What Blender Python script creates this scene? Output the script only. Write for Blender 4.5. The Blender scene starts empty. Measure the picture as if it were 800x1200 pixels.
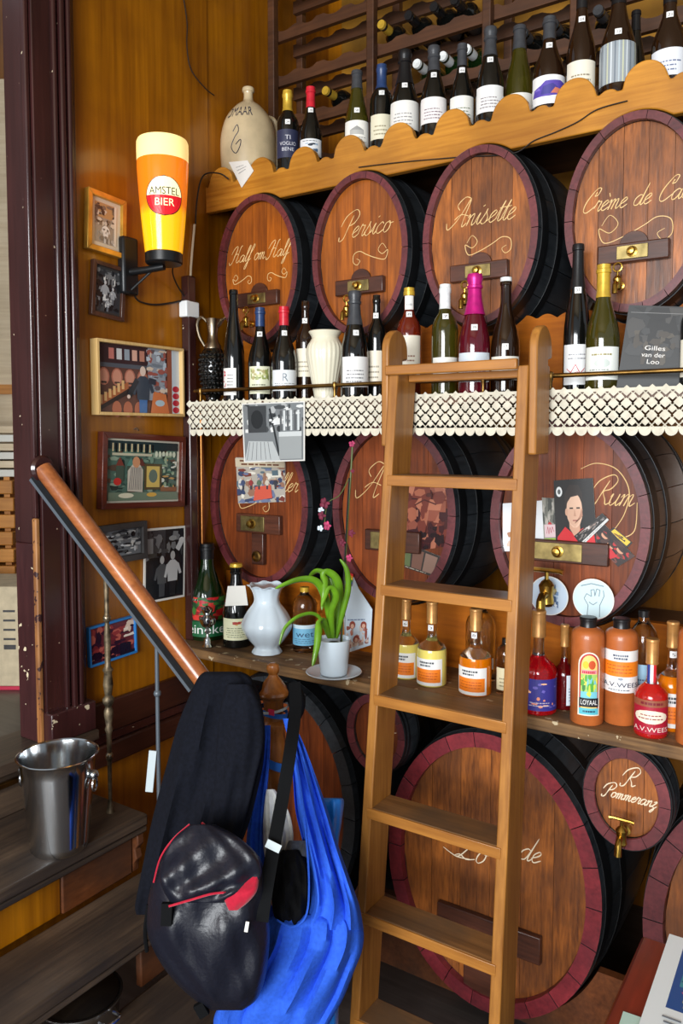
import bpy, bmesh, math, random
from mathutils import Vector, Matrix
R = math.radians
rnd = random.Random(7)
scene = bpy.context.scene
COL = scene.collection

# ------------------------------------------------------------------ camera
F = 920.0                       # focal length in pixels of the 800x1200 frame
YAW, PITCH, SHIFT = R(33.5), R(3.5), 32.0
EYE = Vector((0, 0, 1.6))
cam_data = bpy.data.cameras.new('camera')
cam_data.sensor_fit = 'VERTICAL'; cam_data.sensor_height = 36.0
cam_data.lens = F * 36.0 / 1200.0
cam_data.shift_y = -SHIFT / 1200.0
cam_data.clip_start = 0.02
cam = bpy.data.objects.new('camera', cam_data)
cam.location = EYE; cam.rotation_euler = (R(90) - PITCH, 0, YAW)
COL.objects.link(cam); scene.camera = cam

# ------------------------------------------------------------------ world, light, exposure
world = bpy.data.worlds.new('world'); scene.world = world; world.use_nodes = True
bg = world.node_tree.nodes['Background']
bg.inputs[0].default_value = (0.86, 0.93, 1.0, 1); bg.inputs[1].default_value = 0.31

def area(name, loc, target, sx, sy, power, color):
    l = bpy.data.lights.new(name, 'AREA'); l.shape = 'RECTANGLE'; l.size = sx; l.size_y = sy
    l.energy = power; l.color = color
    o = bpy.data.objects.new(name, l); COL.objects.link(o); o.location = loc
    o.rotation_euler = (Vector(target) - Vector(loc)).to_track_quat('-Z', 'Y').to_euler()
    return o
# daylight through the street window in the wall behind the camera; its reflections show on the bottles
area('window_behind_offscreen', (0.1, -2.95, 1.9), (0.1, 1.0, 1.9), 2.6, 1.9, 200, (0.95, 0.98, 1.0))
vs = scene.view_settings
vs.view_transform = 'Standard'; vs.look = 'None'; vs.gamma = 1.0; vs.use_curve_mapping = False
vs.exposure = 0.7

# ------------------------------------------------------------------ pixel rays
RIGHT = Vector((math.cos(YAW), math.sin(YAW), 0))
FH = Vector((-math.sin(YAW), math.cos(YAW), 0))
FWD = FH * math.cos(PITCH) - Vector((0, 0, math.sin(PITCH)))
UP = FH * math.sin(PITCH) + Vector((0, 0, math.cos(PITCH)))
CY = 600.0 - SHIFT
def P(px, py, X=None, Y=None, Z=None, D=None):
    d = FWD + RIGHT * ((px - 400) / F) + UP * ((CY - py) / F)
    if X is not None: t = (X - EYE.x) / d.x
    elif Y is not None: t = (Y - EYE.y) / d.y
    elif Z is not None: t = (Z - EYE.z) / d.z
    else: t = D
    return EYE + d * t
def depth(p): return (p - EYE).dot(FWD)

# ------------------------------------------------------------------ colour / material helpers
def lin(c):
    out = []
    for v in c[:3]:
        v = v / 255.0
        out.append(v / 12.92 if v <= 0.04045 else ((v + 0.055) / 1.055) ** 2.4)
    return tuple(out) + (1.0,)
MATS = {}
def new_mat(name):
    m = bpy.data.materials.new(name); m.use_nodes = True
    nt = m.node_tree; b = nt.nodes['Principled BSDF']
    MATS[name] = m
    return m, nt, b
def plain(name, c, rough=0.5, metal=0.0, coat=0.0, spec=0.5, noise=0.0, nscale=30, bump=0.0, trans=0.0, ior=1.45, emit=None, alpha=1.0, sheen=0.0):
    m, nt, b = new_mat(name)
    b.inputs['Base Color'].default_value = lin(c)
    b.inputs['Roughness'].default_value = rough; b.inputs['Metallic'].default_value = metal
    b.inputs['Coat Weight'].default_value = coat; b.inputs['Coat Roughness'].default_value = 0.08
    b.inputs['Specular IOR Level'].default_value = spec
    b.inputs['Transmission Weight'].default_value = trans; b.inputs['IOR'].default_value = ior
    b.inputs['Sheen Weight'].default_value = sheen
    if emit:
        b.inputs['Emission Color'].default_value = lin(emit[0]); b.inputs['Emission Strength'].default_value = emit[1]
    if noise or bump:
        tc = nt.nodes.new('ShaderNodeTexCoord'); n = nt.nodes.new('ShaderNodeTexNoise')
        n.inputs['Scale'].default_value = nscale; n.inputs['Detail'].default_value = 6
        nt.links.new(tc.outputs['Object'], n.inputs['Vector'])
        if noise:
            r = nt.nodes.new('ShaderNodeValToRGB')
            a = lin([max(0, v * (1 - noise)) for v in c]); z = lin([min(255, v * (1 + noise)) for v in c])
            r.color_ramp.elements[0].position = 0.3; r.color_ramp.elements[1].position = 0.7
            r.color_ramp.elements[0].color = a; r.color_ramp.elements[1].color = z
            nt.links.new(n.outputs['Fac'], r.inputs['Fac']); nt.links.new(r.outputs['Color'], b.inputs['Base Color'])
        if bump:
            bp = nt.nodes.new('ShaderNodeBump'); bp.inputs['Strength'].default_value = bump; bp.inputs['Distance'].default_value = 0.004
            nt.links.new(n.outputs['Fac'], bp.inputs['Height']); nt.links.new(bp.outputs['Normal'], b.inputs['Normal'])
    return m
def wood(name, dark, light, axis='Z', scale=14, rough=0.4, coat=0.2, stretch=0.06, blotch=0.35, blotch_c=None, chips=None, bump=0.15, fine=1.0, per_object=True):
    """grain stretched along axis, broad blotches of wear, optional paint chips (colour, threshold)"""
    m, nt, b = new_mat(name)
    L = nt.links.new
    tc = nt.nodes.new('ShaderNodeTexCoord'); vec = tc.outputs['Object']
    if per_object:
        oi = nt.nodes.new('ShaderNodeObjectInfo'); vm = nt.nodes.new('ShaderNodeVectorMath'); vm.operation = 'MULTIPLY_ADD'
        vm.inputs[1].default_value = (7, 7, 7); cx = nt.nodes.new('ShaderNodeCombineXYZ')
        for i in range(3): L(oi.outputs['Random'], cx.inputs[i])
        L(cx.outputs[0], vm.inputs[0]); L(vec, vm.inputs[2]); vec = vm.outputs[0]
    mp = nt.nodes.new('ShaderNodeMapping')
    s = [1, 1, 1]; s['XYZ'.index(axis)] = stretch
    mp.inputs['Scale'].default_value = s; L(vec, mp.inputs['Vector'])
    n1 = nt.nodes.new('ShaderNodeTexNoise'); n1.inputs['Scale'].default_value = scale; n1.inputs['Detail'].default_value = 8
    n1.inputs['Roughness'].default_value = 0.65; n1.inputs['Distortion'].default_value = 0.4; L(mp.outputs[0], n1.inputs['Vector'])
    n2 = nt.nodes.new('ShaderNodeTexNoise'); n2.inputs['Scale'].default_value = scale * 7 * fine; n2.inputs['Detail'].default_value = 4
    L(mp.outputs[0], n2.inputs['Vector'])
    mx = nt.nodes.new('ShaderNodeMix'); mx.data_type = 'FLOAT'; mx.inputs[0].default_value = 0.4
    L(n1.outputs['Fac'], mx.inputs[2]); L(n2.outputs['Fac'], mx.inputs[3])
    r = nt.nodes.new('ShaderNodeValToRGB'); r.color_ramp.elements[0].position = 0.33; r.color_ramp.elements[1].position = 0.66
    r.color_ramp.elements[0].color = lin(dark); r.color_ramp.elements[1].color = lin(light)
    L(mx.outputs[0], r.inputs['Fac']); colr = r.outputs['Color']
    n3 = nt.nodes.new('ShaderNodeTexNoise'); n3.inputs['Scale'].default_value = 5; n3.inputs['Detail'].default_value = 5
    L(vec, n3.inputs['Vector'])
    if blotch:
        r3 = nt.nodes.new('ShaderNodeValToRGB'); r3.color_ramp.elements[0].position = 0.38; r3.color_ramp.elements[1].position = 0.62
        r3.color_ramp.elements[0].color = (0, 0, 0, 1); r3.color_ramp.elements[1].color = (blotch,) * 3 + (1,)
        L(n3.outputs['Fac'], r3.inputs['Fac'])
        mc = nt.nodes.new('ShaderNodeMix'); mc.data_type = 'RGBA'; L(r3.outputs['Color'], mc.inputs[0])
        L(colr, mc.inputs[6]); mc.inputs[7].default_value = lin(blotch_c or [v * 0.6 for v in dark]); colr = mc.outputs[2]
    if chips:
        n4 = nt.nodes.new('ShaderNodeTexNoise'); n4.inputs['Scale'].default_value = chips[2]; n4.inputs['Detail'].default_value = 5
        L(vec, n4.inputs['Vector'])
        gt = nt.nodes.new('ShaderNodeMath'); gt.operation = 'GREATER_THAN'; gt.inputs[1].default_value = chips[1]
        L(n4.outputs['Fac'], gt.inputs[0])
        mc = nt.nodes.new('ShaderNodeMix'); mc.data_type = 'RGBA'; L(gt.outputs[0], mc.inputs[0])
        L(colr, mc.inputs[6]); mc.inputs[7].default_value = lin(chips[0]); colr = mc.outputs[2]
    L(colr, b.inputs['Base Color'])
    b.inputs['Roughness'].default_value = rough; b.inputs['Coat Weight'].default_value = coat; b.inputs['Coat Roughness'].default_value = 0.15
    if bump:
        bp = nt.nodes.new('ShaderNodeBump'); bp.inputs['Strength'].default_value = bump; bp.inputs['Distance'].default_value = 0.003
        L(mx.outputs[0], bp.inputs['Height']); L(bp.outputs['Normal'], b.inputs['Normal'])
    return m

wood('panel_amber', (120, 66, 2), (182, 114, 10), 'Z', 9, 0.32, 0.35, 0.04, 0.35, (98, 50, 10), bump=0.05, per_object=False)
wood('panel_dark', (62, 26, 8), (104, 50, 16), 'Z', 9, 0.35, 0.3, 0.04, 0.3)
wood('frame_maroon', (40, 18, 19), (66, 34, 33), 'Z', 12, 0.24, 0.6, 0.05, 0.2, chips=((206, 190, 160), 0.735, 60), bump=0.08)
wood('frame_chipped', (46, 22, 24), (72, 38, 38), 'Z', 12, 0.3, 0.35, 0.1, 0.2, chips=((222, 206, 172), 0.66, 34), bump=0.1)
wood('bare_edge', (130, 76, 36), (200, 140, 80), 'Z', 20, 0.55, 0.0, 0.08, 0.5, (70, 40, 28), chips=((56, 28, 28), 0.58, 40))
wood('skirting_brown', (44, 20, 14), (78, 40, 26), 'Y', 14, 0.4, 0.2, 0.05, 0.3)
wood('oak_head', (78, 38, 14), (190, 110, 44), 'Z', 24, 0.40, 0.2, 0.12, 0.65, (66, 36, 22), bump=0.3)
wood('oak_head_red', (80, 34, 14), (164, 82, 36), 'Z', 20, 0.42, 0.12, 0.06, 0.5, (60, 28, 18), bump=0.12)
wood('oak_head_orange', (112, 54, 10), (190, 104, 26), 'Z', 20, 0.36, 0.25, 0.07, 0.45, (92, 46, 18), bump=0.12)
wood('stave_black', (30, 33, 37), (64, 69, 74), 'Y', 16, 0.38, 0.2, 0.08, 0.3, (14, 14, 15), bump=0.15)
wood('rim_maroon', (74, 26, 32), (122, 52, 56), 'Y', 16, 0.45, 0.1, 1.0, 0.35, (56, 28, 30), bump=0.1)
wood('rim_red', (96, 22, 30), (146, 44, 52), 'Y', 16, 0.45, 0.1, 1.0, 0.35, (70, 30, 40), bump=0.1)
wood('bar_wood', (48, 22, 14), (98, 54, 36), 'X', 18, 0.4, 0.15, 0.1, 0.4)
wood('ladder_wood', (128, 78, 26), (190, 130, 58), 'Z', 16, 0.42, 0.15, 0.05, 0.35, (112, 66, 24), bump=0.1)
wood('ladder_tread', (104, 70, 38), (160, 112, 64), 'X', 16, 0.45, 0.1, 0.06, 0.7, (86, 72, 58), bump=0.1)
wood('tread_front', (138, 84, 28), (190, 128, 54), 'X', 16, 0.42, 0.15, 0.06, 0.3, (120, 70, 26), bump=0.1)
wood('board_honey', (160, 98, 22), (216, 150, 52), 'X', 14, 0.36, 0.25, 0.06, 0.4, (110, 62, 14), bump=0.12)
wood('board_orange', (132, 66, 8), (196, 112, 24), 'X', 10, 0.55, 0.03, 0.08, 0.35, (92, 46, 14), bump=0.1)
wood('shelf_worn', (86, 58, 34), (178, 136, 88), 'X', 18, 0.6, 0.0, 0.05, 0.6, (50, 40, 34), chips=((190, 172, 140), 0.66, 30), bump=0.4)
wood('shelf_dark', (58, 34, 20), (100, 62, 36), 'X', 14, 0.5, 0.05, 0.05, 0.4)
wood('rack_brown', (52, 28, 14), (96, 58, 32), 'X', 14, 0.5, 0.05, 0.05, 0.4, bump=0.2)
wood('stair_dark', (46, 36, 30), (104, 84, 66), 'Y', 16, 0.5, 0.08, 0.05, 0.6, (40, 36, 36), bump=0.3)
wood('riser_brown', (70, 36, 18), (118, 66, 34), 'Y', 12, 0.5, 0.1, 0.3, 0.6, (60, 46, 38), bump=0.15)
wood('floor_dark', (52, 46, 44), (92, 84, 80), 'X', 10, 0.4, 0.15, 0.05, 0.4)
wood('rail_wood', (140, 76, 38), (196, 120, 68), 'X', 14, 0.3, 0.4, 0.06, 0.35, (110, 56, 28), bump=0.05)
wood('newel_wood', (120, 66, 24), (190, 118, 52), 'Z', 14, 0.3, 0.4, 0.2, 0.35, (70, 36, 16))
wood('table_red', (96, 26, 12), (150, 52, 28), 'Y', 12, 0.3, 0.4, 0.06, 0.3)
plain('black_gap', (10, 9, 9), 0.8)
plain('ceiling_cream', (150, 132, 104), 0.7, noise=0.06, nscale=4)
plain('rack_back', (150, 104, 24), 0.6, noise=0.2, nscale=5)
plain('iron_black', (24, 25, 27), 0.45, metal=0.3, noise=0.2, nscale=20, bump=0.1)
plain('brass', (176, 142, 66), 0.28, metal=1.0, noise=0.2, nscale=25)
plain('brass_plate', (150, 134, 88), 0.44, metal=1.0, noise=0.2, nscale=30)
plain('brass_dark', (128, 98, 52), 0.35, metal=1.0, noise=0.25, nscale=25)
plain('gilt', (226, 190, 130), 0.45, metal=0.0)
plain('cream_paint', (232, 214, 184), 0.5)
plain('chrome', (205, 208, 210), 0.14, metal=1.0, noise=0.04, nscale=6)
plain('steel_brushed', (190, 192, 194), 0.22, metal=1.0, noise=0.05, nscale=8)
plain('old_iron', (96, 84, 66), 0.5, metal=0.6, noise=0.5, nscale=45, bump=0.5)
plain('grey_paint', (96, 104, 112), 0.4, metal=0.3)
plain('copper', (170, 110, 60), 0.35, metal=1.0)

for n_, s_ in (('board_orange', .12), ('oak_head_red', .3), ('shelf_worn', .25), ('riser_brown', .25)):
    MATS[n_].node_tree.nodes['Principled BSDF'].inputs['Specular IOR Level'].default_value = s_
# ------------------------------------------------------------------ mesh builder
class MB:
    def __init__(s): s.v = []; s.f = []; s.m = []; s.c = []
    def add(s, vs, fs, mi=0):
        o = len(s.v); s.v += [tuple(p) for p in vs]
        for f in fs: s.f.append(tuple(o + i for i in f)); s.m.append(mi)
        return s
    def box(s, x0, x1, y0, y1, z0, z1, mi=0):
        v = [(x0,y0,z0),(x1,y0,z0),(x1,y1,z0),(x0,y1,z0),(x0,y0,z1),(x1,y0,z1),(x1,y1,z1),(x0,y1,z1)]
        return s.add(v, [(0,3,2,1),(4,5,6,7),(0,1,5,4),(1,2,6,5),(2,3,7,6),(3,0,4,7)], mi)
    def obox(s, c, ax, ay, az, mi=0):
        c, ax, ay, az = Vector(c), Vector(ax), Vector(ay), Vector(az)
        v = [c + ax*i + ay*j + az*k for k in (-1,1) for (i,j) in ((-1,-1),(1,-1),(1,1),(-1,1))]
        return s.add(v, [(0,3,2,1),(4,5,6,7),(0,1,5,4),(1,2,6,5),(2,3,7,6),(3,0,4,7)], mi)
    def lathe(s, prof, n=24, mi=0, c=(0,0,0), flute=None, cap=True):
        o = len(s.v); k = len(prof)
        for (r, z) in prof:
            for i in range(n):
                a = 2*math.pi*i/n; rr = r * (flute(a, z) if flute else 1)
                s.v.append((c[0] + rr*math.cos(a), c[1] + rr*math.sin(a), c[2] + z))
        for j in range(k-1):
            for i in range(n):
                i2 = (i+1) % n
                s.f.append((o+j*n+i, o+j*n+i2, o+(j+1)*n+i2, o+(j+1)*n+i)); s.m.append(mi)
        if cap:
            if prof[0][0] > 1e-5: s.f.append(tuple(o+i for i in reversed(range(n)))); s.m.append(mi)
            if prof[-1][0] > 1e-5: s.f.append(tuple(o+(k-1)*n+i for i in range(n))); s.m.append(mi)
        return s
    def tube(s, pts, r, n=8, mi=0, closed=False, flat=None):
        pts = [Vector(p) for p in pts]; k = len(pts); o = len(s.v)
        rs = r if isinstance(r, (list, tuple)) else [r]*k
        ref = None
        for j, p in enumerate(pts):
            a = pts[(j-1) % k] if (closed or j > 0) else p
            b = pts[(j+1) % k] if (closed or j < k-1) else p
            t = (b - a)
            t = t.normalized() if t.length > 1e-9 else Vector((0,0,1))
            if ref is None: ref = Vector((0,0,1)) if abs(t.z) < 0.9 else Vector((1,0,0))
            u = (ref - t*ref.dot(t))
            u = u.normalized() if u.length > 1e-6 else t.orthogonal().normalized()
            w = t.cross(u); ref = u
            for i in range(n):
                an = 2*math.pi*i/n
                q = u*(math.cos(an)*rs[j]) + w*(math.sin(an)*rs[j])
                if flat: q = q - flat[0]*(q.dot(flat[0])*(1-flat[1]))
                s.v.append(tuple(p + q))
        for j in range(k if closed else k-1):
            j2 = (j+1) % k
            for i in range(n):
                i2 = (i+1) % n
                s.f.append((o+j*n+i, o+j*n+i2, o+j2*n+i2, o+j2*n+i)); s.m.append(mi)
        if not closed:
            s.f.append(tuple(o+i for i in reversed(range(n)))); s.m.append(mi)
            s.f.append(tuple(o+(k-1)*n+i for i in range(n))); s.m.append(mi)
        return s
    def prism(s, pts, fn0, fn1, mi=0, mside=None):
        """outline pts; fn0/fn1 map a 2D point to the two 3D faces"""
        n = len(pts); a = [fn0(p) for p in pts]; b = [fn1(p) for p in pts]
        s.add(a + b, [tuple(range(n)), tuple(reversed(range(n, 2*n)))], mi)
        o = len(s.v) - 2*n
        for i in range(n):
            j = (i+1) % n
            s.f.append((o+j, o+i, o+n+i, o+n+j)); s.m.append(mi if mside is None else mside)
        return s
    def ball(s, c, r, mi=0, n=12, sc=(1,1,1)):
        prof = [(r*math.sin(math.pi*j/8)+1e-6, -r*math.cos(math.pi*j/8)) for j in range(9)]
        o = len(s.v); s.lathe(prof, n, mi, (0,0,0), cap=False)
        for i in range(o, len(s.v)):
            x, y, z = s.v[i]; s.v[i] = (c[0]+x*sc[0], c[1]+y*sc[1], c[2]+z*sc[2])
        return s
    def build(s, name, mats, parent=None, loc=None, rot=None, smooth=True, bevel=0, angle=40, seg=2):
        me = bpy.data.meshes.new(name); me.from_pydata(s.v, [], s.f)
        for mt in (mats if isinstance(mats, (list, tuple)) else [mats]): me.materials.append(MATS[mt])
        if any(s.m): me.polygons.foreach_set('material_index', s.m)
        me.update()
        if smooth:
            me.polygons.foreach_set('use_smooth', [True]*len(me.polygons)); me.set_sharp_from_angle(angle=R(angle))
        o = bpy.data.objects.new(name, me); COL.objects.link(o)
        if parent: o.parent = parent
        if loc is not None: o.location = loc
        if rot is not None: o.rotation_euler = rot
        if bevel:
            bv = o.modifiers.new('bevel', 'BEVEL'); bv.width = bevel; bv.segments = seg; bv.limit_method = 'ANGLE'; bv.angle_limit = R(35)
        return o
def tag(o, label, cat, group=None):
    o['label'] = label; o['category'] = cat
    if group: o['group'] = group
    return o
def struct(o): o['kind'] = 'structure'; return o
def thing(name, label, cat, loc=(0,0,0), rotz=0.0, group=None):
    o = bpy.data.objects.new(name, None); COL.objects.link(o); o.empty_display_size = 0.05
    o.location = loc; o.rotation_euler = (0, 0, rotz)
    return tag(o, label, cat, group)
def crom(pts, m=6, closed=False):
    """Catmull-Rom through 2D or 3D points"""
    pts = [Vector(p) for p in pts]; k = len(pts); out = []
    for j in range(k if closed else k-1):
        g = lambda i: pts[i % k] if closed else pts[max(0, min(k-1, i))]
        p0, p1, p2, p3 = g(j-1), g(j), g(j+1), g(j+2)
        for q in range(m):
            t = q/m
            out.append(0.5*((2*p1)+(p2-p0)*t+(2*p0-5*p1+4*p2-p3)*t*t+(3*p1-p0-3*p2+p3)*t**3))
    if not closed: out.append(pts[-1])
    return out
def smooth_prof(ctrl, m=4): return [(max(p.x, 1e-5), p.y) for p in crom([(a, b) for a, b in ctrl], m)]

# ================================================================== STRUCTURE
WX = -1.86            # plane of the panelled wall on the left
YF = 1.965             # plane of the upper barrel fronts
FLOOR2 = 0.76         # level of the hall beyond the doorway
def slab(name, b, mat, bevel=0): return struct(MB().box(*b).build(name, mat, bevel=bevel))
slab('floor', (-1.9, 2.2, -3.0, 2.75, -0.05, 0.0), 'floor_dark')
slab('ceiling', (-1.95, 2.2, -3.0, 2.75, 3.75, 3.8), 'ceiling_cream')
slab('wall_back', (-1.95, 2.2, 2.72, 2.78, 0.0, 3.75), 'panel_amber')
wl = slab('wall_left', (WX-0.06, WX, 1.40, 2.0, 0.0, 3.75), 'panel_amber')
o = MB().box(WX-0.06, WX-0.004, 2.003, 2.72, 0.0, 3.75).build('wall_panel', 'panel_amber', wl)
slab('wall_left_lower', (WX-0.06, WX, -3.0, 1.40, 0.0, FLOOR2-0.03), 'panel_amber')
slab('wall_left_far', (WX-0.06, WX, -3.0, 0.2, FLOOR2, 3.75), 'panel_amber')
# skirting at the level of the hall floor, with a moulded strip below it
SB = [P(110, y, X=WX+.02).z for y in (828, 866, 878, 904)]
sk = struct(MB().box(WX, WX+0.018, 1.455, 1.90, SB[1], SB[0]).build('baseboard_left', 'skirting_brown', bevel=0.004))
MB().box(WX, WX+0.024, 1.455, 1.90, SB[3], SB[2]-.001).build('moulding', 'skirting_brown', sk, bevel=0.006)
MB().box(WX, WX+0.012, 1.455, 1.90, SB[2], SB[1]-.001).build('moulding', 'frame_maroon', sk, bevel=0.003)
# maroon trim post in the corner of the barrel cabinet
tr = struct(MB().box(WX, WX+0.035, 1.865, 1.90, 0.925, 2.12).build('trim_1', 'frame_maroon', bevel=0.005))
# doorway: jamb, moulded casing, worn inner edge
dr = thing('door_1', '', ''); del dr['label']; del dr['category']; struct(dr)
dr.location = (WX, 1.3, FLOOR2)
z0, z1 = 0.0, 3.75-FLOOR2
def casing(name, x0, x1, y0, y1, mat, za=z0, zb=z1, bev=0.003):
    return MB().box(x0, x1, y0, y1, za, zb).build(name, mat, dr, bevel=bev)
JX = P(17, 600, Y=1.3).x - WX
casing('jamb', JX, 0.012, 0.0, 0.035, 'frame_maroon', 0.55)
casing('jamb', JX, 0.012, 0.0, 0.035, 'frame_chipped', 0.0, 0.55)
casing('jamb_edge', 0.0, 0.018, -0.004, 0.010, 'frame_maroon', .62, bev=0.004); casing('jamb_edge', 0.0, 0.018, -0.004, 0.010, 'bare_edge', 0, .62, bev=0.004)
casing('casing_board', 0.0, 0.026, 0.012, 0.092, 'frame_maroon')
for (ya, yb, x) in ((0.070, 0.084, 0.036), (0.088, 0.104, 0.044), (0.108, 0.122, 0.048), (0.124, 0.140, 0.030), (0.140, 0.152, 0.020)):
    casing('casing_moulding', 0.0, x, ya, yb, 'frame_maroon', bev=0.005)
casing('plinth', 0.0, 0.052, 0.008, 0.156, 'frame_chipped', 0.0, 0.085, 0.004)
casing('sill', -0.13, 0.06, -1.4, 0.16, 'stair_dark', -0.03, 0.0, 0.004)
casing('casing_backing', -0.06, 0.0, 0.035, 0.152, 'frame_maroon')
# hall beyond the doorway
slab('floor_hall', (-5.0, WX-0.02, -1.0, 4.2, FLOOR2-0.05, FLOOR2-0.004), 'floor_dark')
slab('wall_hall', (-5.0, -4.94, -1.0, 4.2, FLOOR2, 4.6), 'panel_amber')
slab('wall_hall_end', (-5.0, WX-.06, 4.2, 4.26, FLOOR2, 4.6), 'panel_amber')

# ================================================================== BARRELS
# one-stroke copperplate letters: x-height 1, points smoothed with Catmull-Rom
GL = {
 'a': (1.0, [[(.75,.85),(.45,1),(.1,.7),(.1,.2),(.35,0),(.65,.3),(.8,.95),(.75,.3),(.9,0),(1.1,.25)]]),
 'c': (.78, [[(.68,.8),(.45,1),(.1,.65),(.1,.2),(.4,0),(.85,.3)]]),
 'd': (1.0, [[(.75,.85),(.45,1),(.1,.7),(.1,.2),(.35,0),(.65,.3),(.85,2.1),(.75,.3),(.9,0),(1.1,.25)]]),
 'e': (.72, [[(0,.3),(.45,.6),(.58,.85),(.4,1),(.1,.65),(.15,.15),(.4,0),(.8,.3)]]),
 'f': (.62, [[(0,.2),(.4,1.2),(.7,2.1),(.52,2.35),(.35,1.8),(.25,0),(.15,-.95),(-.1,-1.05),(0,-.5),(.35,.1),(.7,.35)]]),
 'i': (.5, [[(0,.3),(.25,1),(.2,.3),(.35,0),(.6,.3)], [(.28,1.5),(.42,1.62)]]),
 'l': (.55, [[(0,.3),(.4,1.4),(.52,2.1),(.35,2.25),(.22,1.6),(.2,.4),(.35,0),(.65,.3)]]),
 'm': (1.2, [[(0,.7),(.15,1),(.2,.5),(.15,0),(.2,.6),(.45,1),(.55,.8),(.5,0),(.55,.6),(.8,1),(.9,.8),(.88,.3),(1,0),(1.28,.3)]]),
 'n': (.9, [[(0,.7),(.15,1),(.2,.5),(.15,0),(.2,.6),(.5,1),(.6,.8),(.58,.3),(.7,0),(.98,.3)]]),
 'o': (.82, [[(.5,1),(.15,.8),(.1,.25),(.35,0),(.65,.3),(.65,.8),(.45,1),(.55,.8),(.95,.85)]]),
 'r': (.72, [[(0,.3),(.2,1.1),(.3,.95),(.55,.95),(.48,.3),(.6,0),(.85,.3)]]),
 's': (.78, [[(0,.2),(.2,.65),(.34,1.25)], [(.34,1.25),(.34,.95),(.62,.5),(.58,.1),(.3,-.02),(.08,.16)], [(.5,.05),(.9,.35)]]),
 't': (.52, [[(0,.3),(.34,1.7),(.22,.4),(.35,0),(.65,.3)], [(.02,1.1),(.58,1.18)]]),
 'u': (.88, [[(0,.7),(.12,1),(.1,.3),(.3,0),(.6,.4),(.65,1),(.62,.3),(.75,0),(1,.3)]]),
 'z': (.7, [[(.05,.85),(.5,1),(.1,.1),(.35,0),(.5,-.35),(.3,-.9),(.1,-.7),(.75,.25)]]),
 'q': (.72, [[(0,.3),(.45,.6),(.58,.85),(.4,1),(.1,.65),(.15,.15),(.4,0),(.8,.3)], [(.3,1.7),(.55,1.3)]]),
 'H': (1.55, [[(-.4,1.3),(-.1,2.1),(.35,2.4),(.5,2.0),(.35,1),(.2,.1),(-.2,-.2),(-.4,.2)], [(1.35,2.4),(1.1,2.2),(1.0,1),(.95,.2),(1.2,0),(1.5,.3)], [(.25,1.05),(.7,1.3),(1.1,1.1)]]),
 'P': (1.15, [[(.6,2.1),(.42,1),(.25,0),(-.15,-.2),(-.3,.2)], [(-.5,1.2),(-.2,2.1),(.7,2.6),(1.25,2.1),(1.0,1.4),(.45,1.15)]]),
 'A': (1.45, [[(-.6,.5),(-.2,-.1),(.5,.8),(1.05,2.4),(1.05,.7),(1.15,0),(1.5,.3)], [(.1,.7),(.6,1.1),(1.4,.9)], [(1.05,2.4),(.4,2.6),(-.1,2.0),(.3,1.5)]]),
 'C': (1.25, [[(1.1,1.7),(1.15,2.3),(.7,2.3),(.15,1.2),(.15,.3),(.6,0),(1.3,.6)], [(1.1,1.7),(.8,1.6),(.85,2.0)]]),
 'R': (1.3, [[(.6,2.1),(.42,1),(.25,0),(-.15,-.2),(-.3,.2)], [(-.5,1.2),(-.2,2.1),(.7,2.6),(1.25,2.1),(1.0,1.4),(.5,1.15),(.9,.5),(1.15,.05),(1.5,.3)]]),
 'L': (1.25, [[(-.3,1.2),(.3,2.2),(.75,2.3),(.7,1.7),(.35,.8),(0,.1),(-.35,.05),(0,.25),(.6,0),(1.25,.2)]]),
 'U': (1.3, [[(-.4,1.6),(-.1,2.3),(.25,2.1),(.15,.6),(.45,0),(.9,.6),(1.15,2.2),(1.05,.5),(1.2,0),(1.5,.3)]]),
 ' ': (.7, []),
}
def script_strokes(text, slant=0.45):
    x = 0; out = []
    for ch in text:
        adv, ss = GL[ch]
        for st in ss: out.append([(x + p[0] + p[1]*slant, p[1]) for p in st])
        x += adv
    return out, x
def lettering(parent, texts, mat='gilt', r=0.0011, swash=(), y=-0.0006):
    """texts: (string, x centre, baseline z, total width); swash: point lists; drawn on the local XZ plane"""
    mb = MB()
    fl = (Vector((0, 1, 0)), 0.45)
    for (t, cx, bz, w) in texts:
        ss, tot = script_strokes(t); k = w / tot
        for st in ss:
            pts = [Vector((cx - w/2 + p.x*k, y, bz + p.y*k)) for p in crom(st, 5)]
            n = len(pts); mb.tube(pts, [r*(0.65 + 0.6*abs(math.sin(3*j/n*math.pi))) for j in range(n)], 5, flat=fl)
    for sw in swash:
        pts = [Vector((p.x, y, p.y)) for p in crom(sw, 7)]
        n = len(pts); mb.tube(pts, [r*(0.6 + 0.5*math.sin(j/n*math.pi)) for j in range(n)], 5, flat=fl)
    return mb.build('lettering', mat, parent)
def curl(cx, cz, s, m=1):
    """double-curled flourish below a word"""
    q = [(-1.2,.2),(-.9,.55),(-.6,.2),(-.9,-.1),(-1.3,.1),(-1.1,-.45),(-.4,-.3),(.3,.0),(.8,.25),(1.25,.1),(1.3,-.4),(1.0,-.6),(.8,-.35),(1.05,-.2)]
    return [(cx + m*a*s, cz + b*s) for a, b in q]

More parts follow.
